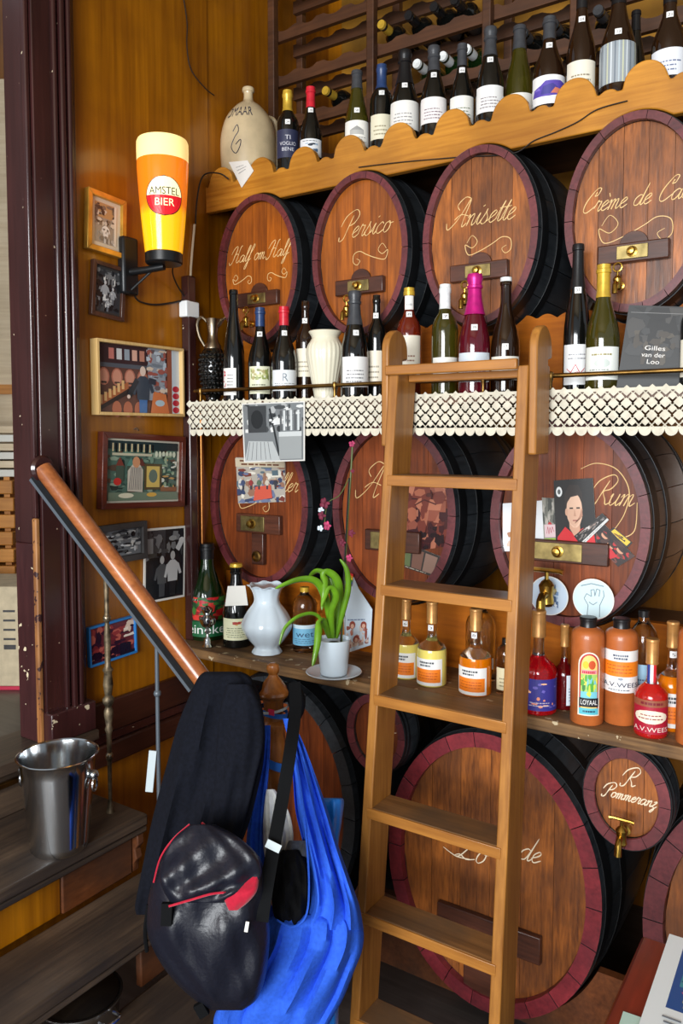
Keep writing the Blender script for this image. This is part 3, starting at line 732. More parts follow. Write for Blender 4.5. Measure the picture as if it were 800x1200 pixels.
class Pic:
    """flat coloured print: shapes in u,v (0..1) laid over each other as a printed sheet"""
    def __init__(s, w, h, base):
        s.w, s.h = w, h; s.v = []; s.f = []; s.c = []; s.layer = 0
        s.rect(0, 0, 1, 1, base)
    def _add(s, pts, faces, c):
        o = len(s.v); y = s.layer*0.00003; s.layer += 1
        s.v += [(u, v, y) for u, v in pts]
        for f in faces: s.f.append(tuple(o+i for i in f)); s.c.append(lin(c))
        return s
    def poly(s, pts, c): return s._add(pts, [tuple(range(len(pts)))], c)
    def rect(s, a, b, c_, d, c, n=6):
        pts = [(a+(c_-a)*i/n, b) for i in range(n+1)] + [(a+(c_-a)*i/n, d) for i in range(n+1)]
        return s._add(pts, [(i, i+1, n+2+i, n+1+i) for i in range(n)], c)
    def ell(s, cu, cv, ru, rv, c, n=14): return s.poly([(cu+ru*math.cos(2*math.pi*i/n), cv+rv*math.sin(2*math.pi*i/n)) for i in range(n)], c)
    def line(s, pts, w, c):
        for (a, b) in zip(pts[:-1], pts[1:]):
            dx, dy = (b[0]-a[0])*s.w, (b[1]-a[1])*s.h; L = math.hypot(dx, dy) or 1; nx_, ny_ = -dy/L*w/s.w/2, dx/L*w/s.h/2
            s.poly([(a[0]-nx_, a[1]-ny_), (b[0]-nx_, b[1]-ny_), (b[0]+nx_, b[1]+ny_), (a[0]+nx_, a[1]+ny_)], c)
        return s
    def text(s, body, cu, cv, wu, c, hv=None):
        v, f, w = text_geo(body); k = wu/w; kv = (hv/0.72) if hv else k*s.w/s.h
        return s._add([(cu - wu/2 + q[0]*k, cv + (q[1]-.36)*kv) for q in v], f, c)
    def scatter(s, a, b, c_, d, pal, n, smin, smax, seed=1, asp=1.0):
        r = random.Random(seed)
        for _ in range(n):
            u, v = r.uniform(a, c_), r.uniform(b, d); q = r.uniform(smin, smax); k = r.uniform(.5, 1.8)
            m = r.randint(4, 7); a0 = r.uniform(0, 6)
            pts = []
            for i in range(m):
                an = a0 + 2*math.pi*i/m; pts.append((min(c_, max(a, u + q*k*math.cos(an))), min(d, max(b, v + q/k*asp*math.sin(an)))))
            s.poly(pts, r.choice(pal))
        return s
    def build(s, name, parent=None, fn=None, mat='print', loc=None, rot=None, cuts=0):
        """fn maps (x metres, z metres, lift) to 3D; default the local XZ plane facing -Y"""
        fn = fn or (lambda x, z, e: (x, -e, z))
        me = bpy.data.meshes.new(name)
        me.from_pydata(s.v if cuts else [fn(u*s.w, v*s.h, e) for u, v, e in s.v], [], s.f)
        ca = me.color_attributes.new('Col', 'FLOAT_COLOR', 'CORNER')
        buf = []
        for f, c in zip(s.f, s.c): buf += list(c)*len(f)
        ca.data.foreach_set('color', buf)
        if cuts:                     # cut the flat sheet into strips so that it follows the curved glass
            bm = bmesh.new(); bm.from_mesh(me)
            for k in range(1, cuts):
                bmesh.ops.bisect_plane(bm, geom=bm.verts[:]+bm.edges[:]+bm.faces[:], plane_co=(k/cuts, 0, 0), plane_no=(1, 0, 0))
            vc = max(3, cuts//3)
            for k in range(1, vc):
                bmesh.ops.bisect_plane(bm, geom=bm.verts[:]+bm.edges[:]+bm.faces[:], plane_co=(0, k/vc, 0), plane_no=(0, 1, 0))
            for vv in bm.verts:      # facets shared by every printed layer, so no layer dips under another
                a, b, e = vv.co.x*cuts, vv.co.y*vc, vv.co.z; i, j = math.floor(a + 1e-6), math.floor(b + 1e-6)
                g = lambda p_, q_: Vector(fn(p_/cuts*s.w, q_/vc*s.h, e))
                vv.co = g(i, j).lerp(g(i+1, j), a-i).lerp(g(i, j+1).lerp(g(i+1, j+1), a-i), b-j)
            bm.to_mesh(me); bm.free()
        me.materials.append(MATS[mat]); me.update()
        o = bpy.data.objects.new(name, me); COL.objects.link(o)
        if parent: o.parent = parent
        if loc is not None: o.location = loc
        if rot is not None: o.rotation_euler = rot
        return o
def around(r_of_z, zc, lift=.0006, a0=-math.pi/2):
    """wraps a print of width w (centred) onto a lathe surface; local frame of the bottle, front = -Y"""
    def mk(w, h):
        def fn(x, z, e):
            zz = zc - h/2 + z; r = r_of_z(zz) + lift + e; a = a0 + (x - w/2)/max(r, .004)
            return (r*math.cos(a), r*math.sin(a), zz)
        return fn
    return mk
GREY = [(30,30,32), (70,72,74), (120,122,124), (170,172,172), (215,216,214), (48,50,54)]

# ================================================================== PICTURES ON THE PANELLED WALL
def on_wall(px, py, off=0.0): return P(px, py, X=WX+off)
def framed(name, label, cat, quad, fw, fd, mat, art, mat_border=None, lean=0.0, mount=None):
    """quad: pixel corners tl, tr, br, bl on the wall; art(Pic) draws; frame of four mitred bars"""
    c = [on_wall(*q) for q in quad]
    yl, yr = (c[0].y+c[3].y)/2, (c[1].y+c[2].y)/2
    w = yr - yl; h = ((c[0].z-c[3].z) + (c[1].z-c[2].z))/2
    zc = sum(q.z for q in c)/4
    tilt = math.atan2(((c[1].z-c[0].z) + (c[2].z-c[3].z))/2, w)
    t = thing(name, label, cat, (WX+.002, (yl+yr)/2, zc - h/2))
    t.rotation_euler = (-lean, -tilt, R(90))
    if fw:
        for (a, b, d, e) in ((0, w, 0, fw), (0, w, h-fw, h)):
            k = [(a, d), (b, d), (b-fw, e), (a+fw, e)] if d == 0 else [(a+fw, d), (b-fw, d), (b, e), (a, e)]
            MB().prism(k, lambda q: (q[0]-w/2, -fd, q[1]), lambda q: (q[0]-w/2, 0, q[1])).build('frame_bar', mat, t, bevel=.0015)
        for (a, b) in ((0, fw), (w-fw, w)):
            k = [(a, 0), (b, fw), (b, h-fw), (a, h)] if a == 0 else [(a, fw), (b, 0), (b, h), (a, h-fw)]
            MB().prism(k, lambda q: (q[0]-w/2, -fd, q[1]), lambda q: (q[0]-w/2, 0, q[1])).build('frame_bar', mat, t, bevel=.0015)
    iw, ih = w - 2*fw, h - 2*fw
    yb = -.004 if not fw else -fd*.45
    MB().box(-w/2+fw*.5, w/2-fw*.5, yb+.0005, -.001, fw*.5, h-fw*.5).build('backing_board', mat if fw else 'paper_white', t)
    pc = Pic(iw, ih, mat_border or (60, 58, 56)); art(pc)
    o = pc.build('picture', t, lambda x, z, e: (x-iw/2, yb-.0004-e, z+fw), 'print_gloss')
    return t
plain('paper_white', (236, 234, 226), .6)
plain('frame_gold', (196, 150, 62), .3, metal=.5, noise=.15, nscale=20)
wood('frame_brown', (58, 34, 26), (96, 60, 44), 'Z', 20, .35, .3, .1, .3)
wood('frame_pale', (206, 164, 96), (236, 202, 140), 'Z', 18, .5, .05, .08, .15)
wood('frame_mahogany', (66, 24, 16), (112, 48, 32), 'X', 18, .28, .45, .08, .2)
plain('frame_charcoal', (62, 60, 60), .5, noise=.1)
plain('frame_blue', (40, 120, 190), .4)
def person(pc, u, v, s, coat, trousers, skin=(206, 170, 144), asp=None):
    """small standing figure: legs, coat, arms, head"""
    k = pc.w/pc.h if asp is None else asp
    pc.poly([(u-.11*s, v), (u+.10*s, v), (u+.12*s, v+.42*s*k), (u-.12*s, v+.42*s*k)], trousers)
    pc.poly([(u-.17*s, v+.38*s*k), (u+.17*s, v+.38*s*k), (u+.20*s, v+.85*s*k), (u+.08*s, v+.95*s*k), (u-.08*s, v+.95*s*k), (u-.20*s, v+.85*s*k)], coat)
    pc.line([(u-.18*s, v+.84*s*k), (u-.27*s, v+.5*s*k)], .09*s*pc.w, coat); pc.line([(u+.18*s, v+.84*s*k), (u+.29*s, v+.56*s*k)], .09*s*pc.w, coat)
    pc.ell(u, v+1.07*s*k, .085*s, .12*s*k, skin)
def art_bw_bar(pc):
    pc.rect(.14, .1, .86, .92, (150, 140, 128)).rect(.14, .62, .86, .92, (176, 140, 96))
    pc.scatter(.14, .45, .86, .9, [(200,190,175), (90,80,72), (120,105,90), (60,54,50)], 46, .03, .08, 3)
    pc.rect(.78, .1, .86, .92, (214, 206, 190))
    person(pc, .5, .1, .5, (218, 216, 212), (190, 188, 184), (200, 190, 178)); pc.scatter(.16, .1, .8, .4, [(170,165,158), (110,104,98), (206,204,200)], 16, .03, .07, 5)
framed('picture_frame', 'gold-framed black and white bar photo beside the beer lamp bracket', 'picture', ((97,218), (143,238), (140,304), (95,292)), .016, .020, 'frame_gold', art_bw_bar, (200, 190, 170), lean=.02)
def art_bw_group(pc):
    pc.rect(.05, .05, .95, .95, (52, 54, 58)); pc.scatter(.05, .05, .95, .95, GREY[:3] + [(26,28,32)], 70, .04, .1, 8)
    for (u, v, s) in ((.38, .25, .55), (.68, .22, .45), (.5, .05, .35)): person(pc, u, v, s, (160, 164, 168), (104, 108, 114), (196, 198, 200))
    pc.scatter(.3, .1, .8, .8, GREY[3:5], 14, .02, .06, 4)
framed('picture_frame', 'small brown-framed dark photo of musicians below the gold frame', 'picture', ((103,302), (141,316), (140,377), (101,369)), .012, .016, 'frame_brown', art_bw_group)
def art_paint_bar(pc):
    pc.rect(0, 0, 1, 1, (96, 62, 52)); pc.rect(0, .72, 1, 1, (64, 44, 46)); pc.rect(0, .66, .62, .72, (86, 88, 96))
    for i in range(5): pc.rect(.14+.09*i, .78, .2+.09*i, .94, [(196,120,110), (206,206,206), (150,160,170), (220,170,150), (190,130,110)][i])
    for i in range(4): pc.ell(.08+.15*i, .52, .065, .13, (178, 108, 88)); pc.ell(.08+.15*i, .52, .05, .11, (202, 140, 116)); pc.rect(.05+.15*i, .42, .11+.15*i, .45, (70, 50, 44))
    pc.poly([(0, .06), (.36, .36), (.36, .46), (0, .2)], (168, 96, 58)); pc.poly([(0, .0), (.36, .28), (.36, .36), (0, .06)], (52, 38, 36))
    for i in range(6): pc.rect(.03+.05*i, .12+.045*i, .06+.05*i, .25+.045*i, (222, 178, 120))
    for i in range(3): pc.ell(.22+.13*i, .05, .055, .12, (176, 104, 76))
    pc.rect(.60, .2, .82, 1, (150, 156, 166)); pc.scatter(.58, .3, .84, .98, [(190,200,210), (120,130,140), (216,196,176), (104,92,96), (160,90,80)], 50, .02, .05, 9)
    pc.rect(.84, 0, .90, 1, (150, 84, 62)); pc.rect(.90, 0, 1, 1, (196, 206, 214))
    for i in range(4): pc.ell(.95, .06+.11*i, .045, .05, (178, 44, 62))
    pc.poly([(.62, 0), (.86, 0), (.82, .3), (.66, .34)], (206, 120, 74)); pc.ell(.74, .16, .06, .05, (176, 196, 206))
    person(pc, .53, -.04, .42, (62, 70, 82), (70, 110, 164), (226, 202, 186), 1.5)
    pc.line([(.46, .5), (.36, .26)], .018, (40, 40, 46)); pc.ell(.355, .24, .02, .03, (226, 202, 186)); pc.line([(.60, .5), (.69, .48)], .018, (58, 60, 70))
framed('picture_frame', 'colourful tavern painting of a barman in a deep pale wood frame', 'picture', ((104,397), (207,409), (208,489), (107,486)), .009, .032, 'frame_pale', art_paint_bar, (90, 60, 50))
def art_still(pc):
    pc.rect(.03, .03, .97, .97, (84, 112, 100)); pc.scatter(.03, .03, .97, .97, [(60,84,76), (110,140,122), (44,58,54), (140,160,140), (90,72,60)], 110, .02, .06, 12)
    pc.rect(.03, .84, .97, .97, (40, 54, 56))
    for i in range(14): pc.rect(.08+.04*i, .80, .1+.04*i, .93, (24, 26, 26) if i % 2 else (206, 190, 150))
    pc.rect(.08, .74, .6, .78, (190, 186, 160))
    for i in range(3): pc.poly([(.12+.14*i, .56), (.18+.14*i, .72), (.24+.14*i, .56)], [(120,60,50), (86,130,118), (96,52,46)][i]); pc.rect(.13+.14*i, .34, .23+.14*i, .58, (70, 84, 72))
    pc.poly([(.28, .18), (.48, .16), (.48, .52), (.44, .60), (.34, .60), (.28, .5)], (196, 188, 172))
    for i in range(7): pc.line([(.30+.026*i, .2), (.33+.02*i, .56)], .003, (112, 108, 108))
    pc.ell(.39, .64, .05, .09, (198, 142, 104)); pc.rect(.5, .2, .74, .62, (84, 72, 48)); pc.rect(.53, .24, .71, .58, (206, 178, 96)); pc.ell(.62, .42, .06, .11, (96, 112, 100))
    pc.ell(.15, .33, .05, .06, (188, 52, 48))
    for i in range(6): pc.ell(.66+.05*i, .78, .022, .05, (206, 214, 190))
    pc.scatter(.74, .2, .95, .76, [(210,214,200), (70,110,90), (150,170,140), (44,60,50), (190,150,90)], 34, .015, .04, 14)
    pc.rect(.03, .03, .97, .16, (112, 130, 110)); pc.ell(.6, .12, .07, .035, (214, 170, 80)); pc.ell(.26, .11, .1, .04, (220, 216, 190)); pc.rect(.72, .17, .95, .24, (134, 92, 62))
framed('picture_frame', 'glossy mahogany-framed shop window picture in greens above the handrail', 'picture', ((110,504), (209,513), (209,592), (112,598)), .018, .026, 'frame_mahogany', art_still, (222, 216, 196))
def art_bw_blur(pc):
    pc.rect(.02, .02, .98, .98, (110, 114, 118)); pc.scatter(.02, .02, .98, .98, GREY + [(200,204,208)], 80, .03, .09, 21)
framed('picture_frame', 'charcoal-framed black and white photo half behind the handrail', 'picture', ((112,616), (168,610), (168,653), (112,664)), .018, .018, 'frame_charcoal', art_bw_blur)
def art_couple(pc):
    pc.rect(.04, .03, .96, .97, (30, 32, 36)); pc.rect(.04, .6, .5, .97, (60, 62, 66)); pc.scatter(.04, .55, .96, .97, GREY[:3], 30, .03, .08, 31)
    pc.rect(.05, .66, .2, .86, (150, 152, 154))
    person(pc, .42, .06, .62, (88, 90, 92), (74, 76, 80), (190, 190, 188)); person(pc, .68, .06, .68, (206, 208, 208), (40, 42, 46), (190, 190, 188))
    pc.ell(.68, .845, .1, .035, (150, 152, 152)); pc.line([(.79, .68), (.9, .8)], .02, (206, 208, 208)); pc.ell(.9, .81, .07, .04, (214, 214, 212))
framed('photograph', 'unframed white-bordered photo of two people standing, behind handrail', 'photo', ((166,620), (214,616), (214,699), (166,708)), 0, .004, 'paper_white', art_couple, (236, 234, 226))
def art_red_blur(pc):
    pc.rect(0, 0, 1, 1, (104, 40, 52)); pc.scatter(0, 0, 1, 1, [(60,26,48), (150,56,58), (190,96,84), (44,22,44), (206,150,130), (120,40,50)], 60, .05, .14, 41)
    pc.scatter(.75, .5, 1, 1, [(226,200,180), (240,224,210)], 10, .04, .1, 44); pc.scatter(.0, .0, .6, .3, [(40,20,40), (56,26,44)], 14, .06, .12, 43); pc.scatter(.65, 0, 1, .35, [(30,24,44)], 8, .08, .14, 45)
framed('picture_frame', 'bright blue-framed reddish photo behind the turned baluster', 'picture', ((101,736), (157,718), (157,765), (102,781)), .007, .014, 'frame_blue', art_red_blur)
MB().tube([(0, 0, 0), (.012, 0, .004), (.02, 0, -.004)], .0025, 6).build('frame_hook', 'steel_brushed', None, loc=on_wall(157, 503)).update_tag()
tag(bpy.data.objects['frame_hook'], 'small steel hook above the mahogany frame', 'hook')

# ================================================================== BEER LAMP AND ITS CABLE
lamp_base = P(192, 297, X=WX+.13)
lp = thing('wall_lamp', 'lit beer-glass wall lamp lettered Amstel Bier on black bracket', 'lamp', (WX, lamp_base.y, lamp_base.z))
m, nt, b = new_mat('lamp_beer')
tc = nt.nodes.new('ShaderNodeTexCoord'); sp = nt.nodes.new('ShaderNodeSeparateXYZ'); ns = nt.nodes.new('ShaderNodeTexNoise'); ns.inputs['Scale'].default_value = 14
ad = nt.nodes.new('ShaderNodeMath'); ad.operation = 'MULTIPLY_ADD'; ad.inputs[1].default_value = .07
rp = nt.nodes.new('ShaderNodeValToRGB'); e = rp.color_ramp.elements
L_ = nt.links.new
L_(tc.outputs['Object'], sp.inputs[0]); L_(tc.outputs['Object'], ns.inputs['Vector']); L_(ns.outputs['Fac'], ad.inputs[0]); L_(sp.outputs['Z'], ad.inputs[2])
L_(ad.outputs[0], rp.inputs['Fac'])
e[0].position = .13; e[0].color = lin((250, 176, 20)); e[1].position = .165; e[1].color = lin((232, 116, 22))
L_(rp.outputs['Color'], b.inputs['Base Color']); L_(rp.outputs['Color'], b.inputs['Emission Color']); b.inputs['Emission Strength'].default_value = .42; b.inputs['Roughness'].default_value = .15
plain('lamp_foam', (250, 226, 160), .2, emit=((250, 214, 130), .45))
plain('lamp_red', (206, 24, 34), .3, emit=((206, 24, 34), .3)); plain('lamp_cream', (250, 240, 190), .3, emit=((250, 236, 170), .4))
plain('black_plastic', (20, 21, 23), .35)
LH = .325
def lamp_r(z):
    u = z/LH; return .054 + .020*min(1, u*1.05) + .002*math.sin(u*3.1)
gl = MB().lathe([(.05, .0)] + [(lamp_r(LH*i/16), LH*i/16*.80) for i in range(17)], 40)
def lr2(z): return lamp_r(z/.80)
c0 = (.13, 0, 0)
MB().lathe([(lr2(z), z) for z in [LH*.8*i/14 for i in range(15)]], 40).build('beer_glass', 'lamp_beer', lp, loc=c0)
MB().lathe([(lr2(LH*.8), LH*.8+.0002), (.0748, LH*.9), (.0745, LH*.965), (.071, LH*.99), (.06, LH), (.0005, LH+.001)], 40).build('foam_top', 'lamp_foam', lp, loc=c0)
MB().lathe([(.050, -.032), (.054, -.028), (.0545, -.002), (.050, .001)], 32).build('socket_cap', 'black_plastic', lp, loc=c0)
ang = math.atan2(-lamp_base.y, -(WX+.13)); az = ang + .05     # the badge faces the room
def badge(fn_e, name, mat, pts, faces, zc=.148):
    v = []
    for (x, z) in pts:
        zz = zc + z; r = lr2(zz) + fn_e; a = az + x/r
        v.append((r*math.cos(a), r*math.sin(a), zz))
    return MB().add(v, faces).build(name, mat, lp, loc=c0, smooth=False)
def disc_grid(r, lo, hi, n=20):
    pts = []; fs = []
    for i in range(n+1):
        t = lo + (hi-lo)*i/n; x = r*math.sqrt(max(0, 1-(t)**2))
        for q in range(9): pts.append((-x + 2*x*q/8, t*r))
    for i in range(n):
        for q in range(8): fs.append((i*9+q, i*9+q+1, (i+1)*9+q+1, (i+1)*9+q))
    return pts, fs
badge(.0008, 'badge_outline', 'black_plastic', *disc_grid(.0555, -1, 1))
badge(.0014, 'badge_upper', 'lamp_cream', *disc_grid(.053, 0.03, 1)); badge(.0014, 'badge_lower', 'lamp_red', *disc_grid(.053, -1, 0.03))
def badge_text(body, w, zc_, mat, hgt):
    v, f, tw = text_geo(body); k = w/tw; kz = hgt/.72
    return badge(.0022, 'badge_lettering', mat, [((q[0]-tw/2)*k, zc_ + (q[1]-.36)*kz) for q in v], f)
badge_text('AMSTEL', .088, .014, 'black_plastic', .021); badge_text('BIER', .058, -.017, 'lamp_cream', .021)
# bracket: wall plate, arm, strut
MB().box(0, .03, -.030, .030, -.115, .055).build('wall_plate', 'black_plastic', lp, loc=(0, -.035, 0), bevel=.008)
MB().tube([(.025, -.035, -.048), (.08, -.02, -.045), (.13, 0, -.038)], .011, 10).build('arm', 'black_plastic', lp)
MB().tube([(.028, -.035, -.10), (.09, -.014, -.05)], .004, 8).build('strut', 'black_plastic', lp)
plain('cable_black', (28, 24, 22), .5); plain('cable_white', (206, 196, 170), .5); plain('box_white', (226, 230, 230), .35)
jb = P(222, 363, X=WX+.02)
o = MB().box(0, .035, -.030, .030, -.026, .026).build('junction_box', 'box_white', loc=(WX+.001, jb.y, jb.z), bevel=.004); tag(o, 'white plastic junction box on the panelled wall', 'box')
def cable(name, label, pts, r, mat, cat='cable'):
    o = MB().tube(crom([tuple(q) for q in pts], 6), r, 6).build(name, mat); return tag(o, label, cat)
cable('lamp_cable', 'black cable sagging from the lamp bracket to the junction box', [on_wall(157, 345, .02), on_wall(163, 353, .008), on_wall(180, 357, .006), on_wall(200, 355, .006), on_wall(214, 352, .012)], .003, 'cable_black')
cable('lamp_cable', 'black cable looping from the lamp foot down to the box', [P(206, 303, X=WX+.10), P(202, 318, X=WX+.05), P(208, 335, X=WX+.02), P(219, 351, X=WX+.015)], .0025, 'cable_black')
cable('white_cable', 'pale cable running up from the junction box beside the board', [on_wall(222, 350, .012), on_wall(224, 310, .006), on_wall(228, 263, .006)], .004, 'cable_white')
cable('shelf_cable', 'dark cable curling over the end of the scalloped board', [on_wall(229, 262, .01), P(231, 232, X=WX+.012), P(238, 206, X=WX+.03), P(256, 203, X=WX+.09), P(268, 210, X=WX+.12)], .0025, 'cable_black')
cable('dried_vine', 'thin dark wire trailing down the upper wall to the jug', [on_wall(213, -12, .006), on_wall(219, 25, .006), on_wall(219, 55, .008), on_wall(224, 82, .006), on_wall(240, 103, .01), on_wall(251, 112, .01)], .0018, 'cable_black')
o = MB().tube([(0, 0, 0), (0, 0, .30)], .008, 12).build('copper_pipe', 'copper', loc=(P(237, 640, Y=1.93).x, 1.93, P(237, 640, Y=1.93).z)); o.scale = (1, 1, (LACE_TOP-.03-o.location.z)/.30)
tag(o, 'vertical copper pipe in the corner beside the cask', 'pipe')
# thin garland wire with stubs on the scalloped board front
wp = [P(x, y, Y=YB-.004) for x, y in ((420, 196), (470, 190), (540, 184), (600, 180), (625, 165), (650, 155), (676, 143), (700, 128), (735, 118))]
cable('garland_wire', 'thin dark garland wire pinned along the honey board', wp, .0016, 'cable_black', 'wire')

# ================================================================== BOTTLES
PROF = {
 'burgundy': [(.90,0),(.985,.008),(1,.02),(1,.40),(.97,.46),(.84,.54),(.62,.63),(.44,.72),(.37,.79),(.355,.90),(.355,.93),(.41,.935),(.41,.962),(.37,.968),(.37,1)],
 'bordeaux': [(.90,0),(.985,.008),(1,.02),(1,.58),(.97,.63),(.82,.69),(.52,.745),(.40,.79),(.38,.92),(.43,.93),(.43,.965),(.39,.97),(.39,1)],
 'hock': [(.90,0),(.985,.008),(1,.02),(1,.36),(.96,.45),(.82,.56),(.62,.67),(.46,.78),(.40,.87),(.38,.955),(.43,.96),(.43,.985),(.40,1)],
 'champagne': [(.90,0),(.985,.008),(1,.02),(1,.40),(.95,.48),(.78,.58),(.56,.68),(.42,.78),(.37,.87),(.44,.88),(.44,.90),(.38,.905),(.42,.94),(.45,.965),(.40,.995),(.2,1)],
 'stone': [(.94,0),(1,.012),(1,.80),(.985,.835),(.93,.865),(.78,.89),(.55,.905),(.46,.915),(.44,.93),(.44,.94)],
 'flask': [(.92,0),(.99,.012),(1,.03),(1,.40),(.96,.44),(.78,.485),(.48,.525),(.34,.56),(.29,.61),(.28,.93),(.33,.935),(.33,.96)],
 'cylinder': [(.92,0),(.99,.01),(1,.025),(1,.70),(.97,.755),(.85,.81),(.6,.86),(.42,.89),(.36,.92),(.36,1)],
}
def glass(name, c, rough=.06, trans=0.0, ior=1.45): return plain(name, c, rough, coat=.6, trans=trans, ior=ior)
glass('glass_black', (12, 13, 12)); glass('glass_brown', (34, 18, 8)); glass('glass_olive', (66, 62, 14), trans=.35); glass('glass_green', (20, 44, 16), trans=.25)
glass('glass_ruby', (96, 8, 30), trans=.3); glass('glass_amberred', (120, 34, 14), trans=.4); glass('glass_clear', (236, 240, 238), .03, 1.0, 1.3)
glass('liquor_red', (232, 20, 40), .05, .75, 1.3); glass('liquor_darkred', (120, 8, 16), .05, .6, 1.3); glass('liquor_orange', (246, 136, 10), .06, .35, 1.3); glass('liquor_cream', (232, 214, 110), .12); glass('liquor_rose', (240, 44, 40), .05, .6, 1.3)
plain('stoneware', (176, 96, 46), .4, coat=.3, noise=.12, nscale=18)
FOIL = {'gold': (206, 168, 58), 'red': (196, 34, 50), 'navy': (40, 62, 104), 'grey': (60, 62, 66), 'black': (22, 22, 24), 'pink': (190, 26, 122), 'white': (222, 226, 226), 'copper': (190, 138, 78), 'pinkring': (206, 120, 120)}
for k_, c_ in FOIL.items(): plain('foil_' + k_, c_, .32, metal=.35 if k_ in ('gold', 'copper', 'pink') else .0, noise=.08, nscale=60)
plain('cork', (196, 160, 110), .7, noise=.2, nscale=60)
def lines(pc, u0, u1, v0, v1, n, c, seed=0, h=.3):
    """illegible small print as broken rules"""
    r = random.Random(seed)
    for i in range(n):
        v = v1 - (v1-v0)*(i+.5)/n; u = u0 + r.uniform(0, .1)*(u1-u0)
        end = u1 - r.uniform(0, .25)*(u1-u0)
        while u < end:
            w = r.uniform(.05, .16)*(u1-u0); pc.rect(u, v-(v1-v0)/n*h/2, min(end, u+w), v+(v1-v0)/n*h/2, c, 2); u += w + .03*(u1-u0)
def art_plain(bg=(232, 230, 222), ink=(90, 88, 90), extra=None, n=4, seed=1):
    def f(pc):
        pc.rect(0, 0, 1, 1, bg, 12); lines(pc, .16, .84, .12, .6, n, ink, seed, .32)
        if extra: extra(pc)
    return f
ROUND = []      # plan circles of standing things, used to part neighbours that would touch
def bottle(label, px, ytop, wpx, Y, zb, kind, body, cap=None, tagno=None, lab=None, turn=0.0, neck=None, group=None, name='bottle', capfrom=None, tag_at=None, capr=1.06, fill=None):
    """lab: (z0, z1 as fractions of the height, arc in radians, art); cap: foil key; tagno: price tag text"""
    top = P(px, ytop, Y=Y); h = top.z - zb; x = P(px, (ytop+proj((top.x, Y, zb))[1])/2, Y=Y).x
    d = depth(Vector((x, Y, zb + h/2))); r = wpx*d/F/2
    dv = Vector((-x, -Y)).normalized(); rz = math.atan2(dv.x, -dv.y) + turn
    t = thing(name, label, 'bottle', (x, Y, zb + .0005), rz, group)
    ROUND.append([t, r, zb])
    pr = [(a*r, b*h) for a, b in PROF[kind]]
    def rz_(z):
        for (a, b), (c, e) in zip(pr[:-1], pr[1:]):
            if b <= z <= e: return a + (c-a)*(z-b)/max(1e-6, e-b)
        return pr[-1][0]
    if fill:                                  # liquid up to a level, empty glass above
        lo = [(a, b) for a, b in pr if b <= fill[0]*h] + [(rz_(fill[0]*h), fill[0]*h)]
        hi = [(rz_(fill[0]*h), fill[0]*h + .0003)] + [(a, b) for a, b in pr if b > fill[0]*h]
        MB().lathe(lo, 28).build('liquor_body', fill[1], t); MB().lathe(hi, 28).build('neck', body, t)
    else:
        MB().lathe(pr, 28).build('body', body, t)
    if cap:
        cf = capfrom if capfrom is not None else .80
        cp = [(rz_(cf*h)*capr, cf*h)] + [(a*capr + .0002, b) for a, b in pr if b > cf*h]
        if kind in ('stone', 'flask'):
            cp = [(pr[-1][0]*1.14, cf*h), (pr[-1][0]*1.16, (cf+.01)*h), (pr[-1][0]*1.10, (cf+.02)*h), (pr[-1][0]*1.12, .97*h), (pr[-1][0]*1.2, .975*h), (pr[-1][0]*1.2, .992*h)]
        cp.append((cp[-1][0]*.9, h*1.0015)); cp.append((.0004, h*1.002))
        MB().lathe(cp, 24).build('capsule', 'foil_' + cap, t)
    if lab:
        z0, z1, arc, art = lab[:4]; zc = (z0+z1)/2*h; w = arc*r; hh = (z1-z0)*h
        pc = Pic(w, hh, (230, 230, 224)); pc.v = []; pc.f = []; pc.c = []; pc.layer = 0; pc.rect(0, 0, 1, 1, (230, 230, 224), 1); art(pc)
        pc.build('label', t, around(rz_, zc, .0007)(w, hh), cuts=18)
    if neck:
        z0, z1, art = neck; zc = (z0+z1)/2*h; rr = rz_(zc); w = 2.0*rr; hh = (z1-z0)*h
        pc = Pic(w, hh, (230, 230, 224)); pc.v = []; pc.f = []; pc.c = []; pc.layer = 0; pc.rect(0, 0, 1, 1, (230, 230, 224), 1); art(pc)
        pc.build('neck_label', t, around(lambda z: rz_(zc)*1.05, zc, .0012)(w, hh), cuts=10)
    if tagno:
        zt_ = (tag_at if tag_at else .70)*h; s = .016
        pc = Pic(s, s*.95, (238, 238, 236)); pc.text(tagno, .5, .5, .62, (40, 40, 44), .5)
        rr = rz_(zt_)
        pc.build('price_tag', t, around(lambda z: rr*1.02 + (rz_(z)-rr)*.98, zt_, .0016)(s, s*.95), cuts=6)
    return t
# ---- bottles on the lace shelf
ZL = LACE_TOP
def art_pale_green(pc): pc.rect(0, 0, 1, 1, (226, 226, 196), 10); pc.scatter(.08, .5, .92, .92, [(150,160,90), (206,206,150), (120,130,70), (180,170,120)], 22, .05, .12, 2); lines(pc, .15, .85, .1, .4, 2, (110, 110, 90), 3)
def art_initial(pc): pc.rect(0, 0, 1, 1, (222, 226, 228), 10); pc.text('R', .5, .66, .22, (120, 130, 140), .4); lines(pc, .1, .9, .12, .4, 3, (120, 124, 130), 4)
def art_red_edge(pc): pc.rect(0, 0, 1, 1, (234, 232, 226), 10); pc.scatter(.05, .3, .3, .9, [(196,40,60), (214,90,100)], 8, .05, .1, 5); lines(pc, .4, .9, .2, .8, 5, (110, 108, 110), 6)
def art_winered(pc): pc.rect(0, 0, 1, 1, (236, 238, 238), 10); pc.line([(.15,.4),(.3,.3),(.45,.5),(.6,.28),(.8,.45)], .002, (196, 60, 70)); pc.line([(.2,.25),(.5,.32),(.8,.22)], .0015, (196, 60, 70)); lines(pc, .2, .8, .6, .8, 2, (150, 150, 156), 7)
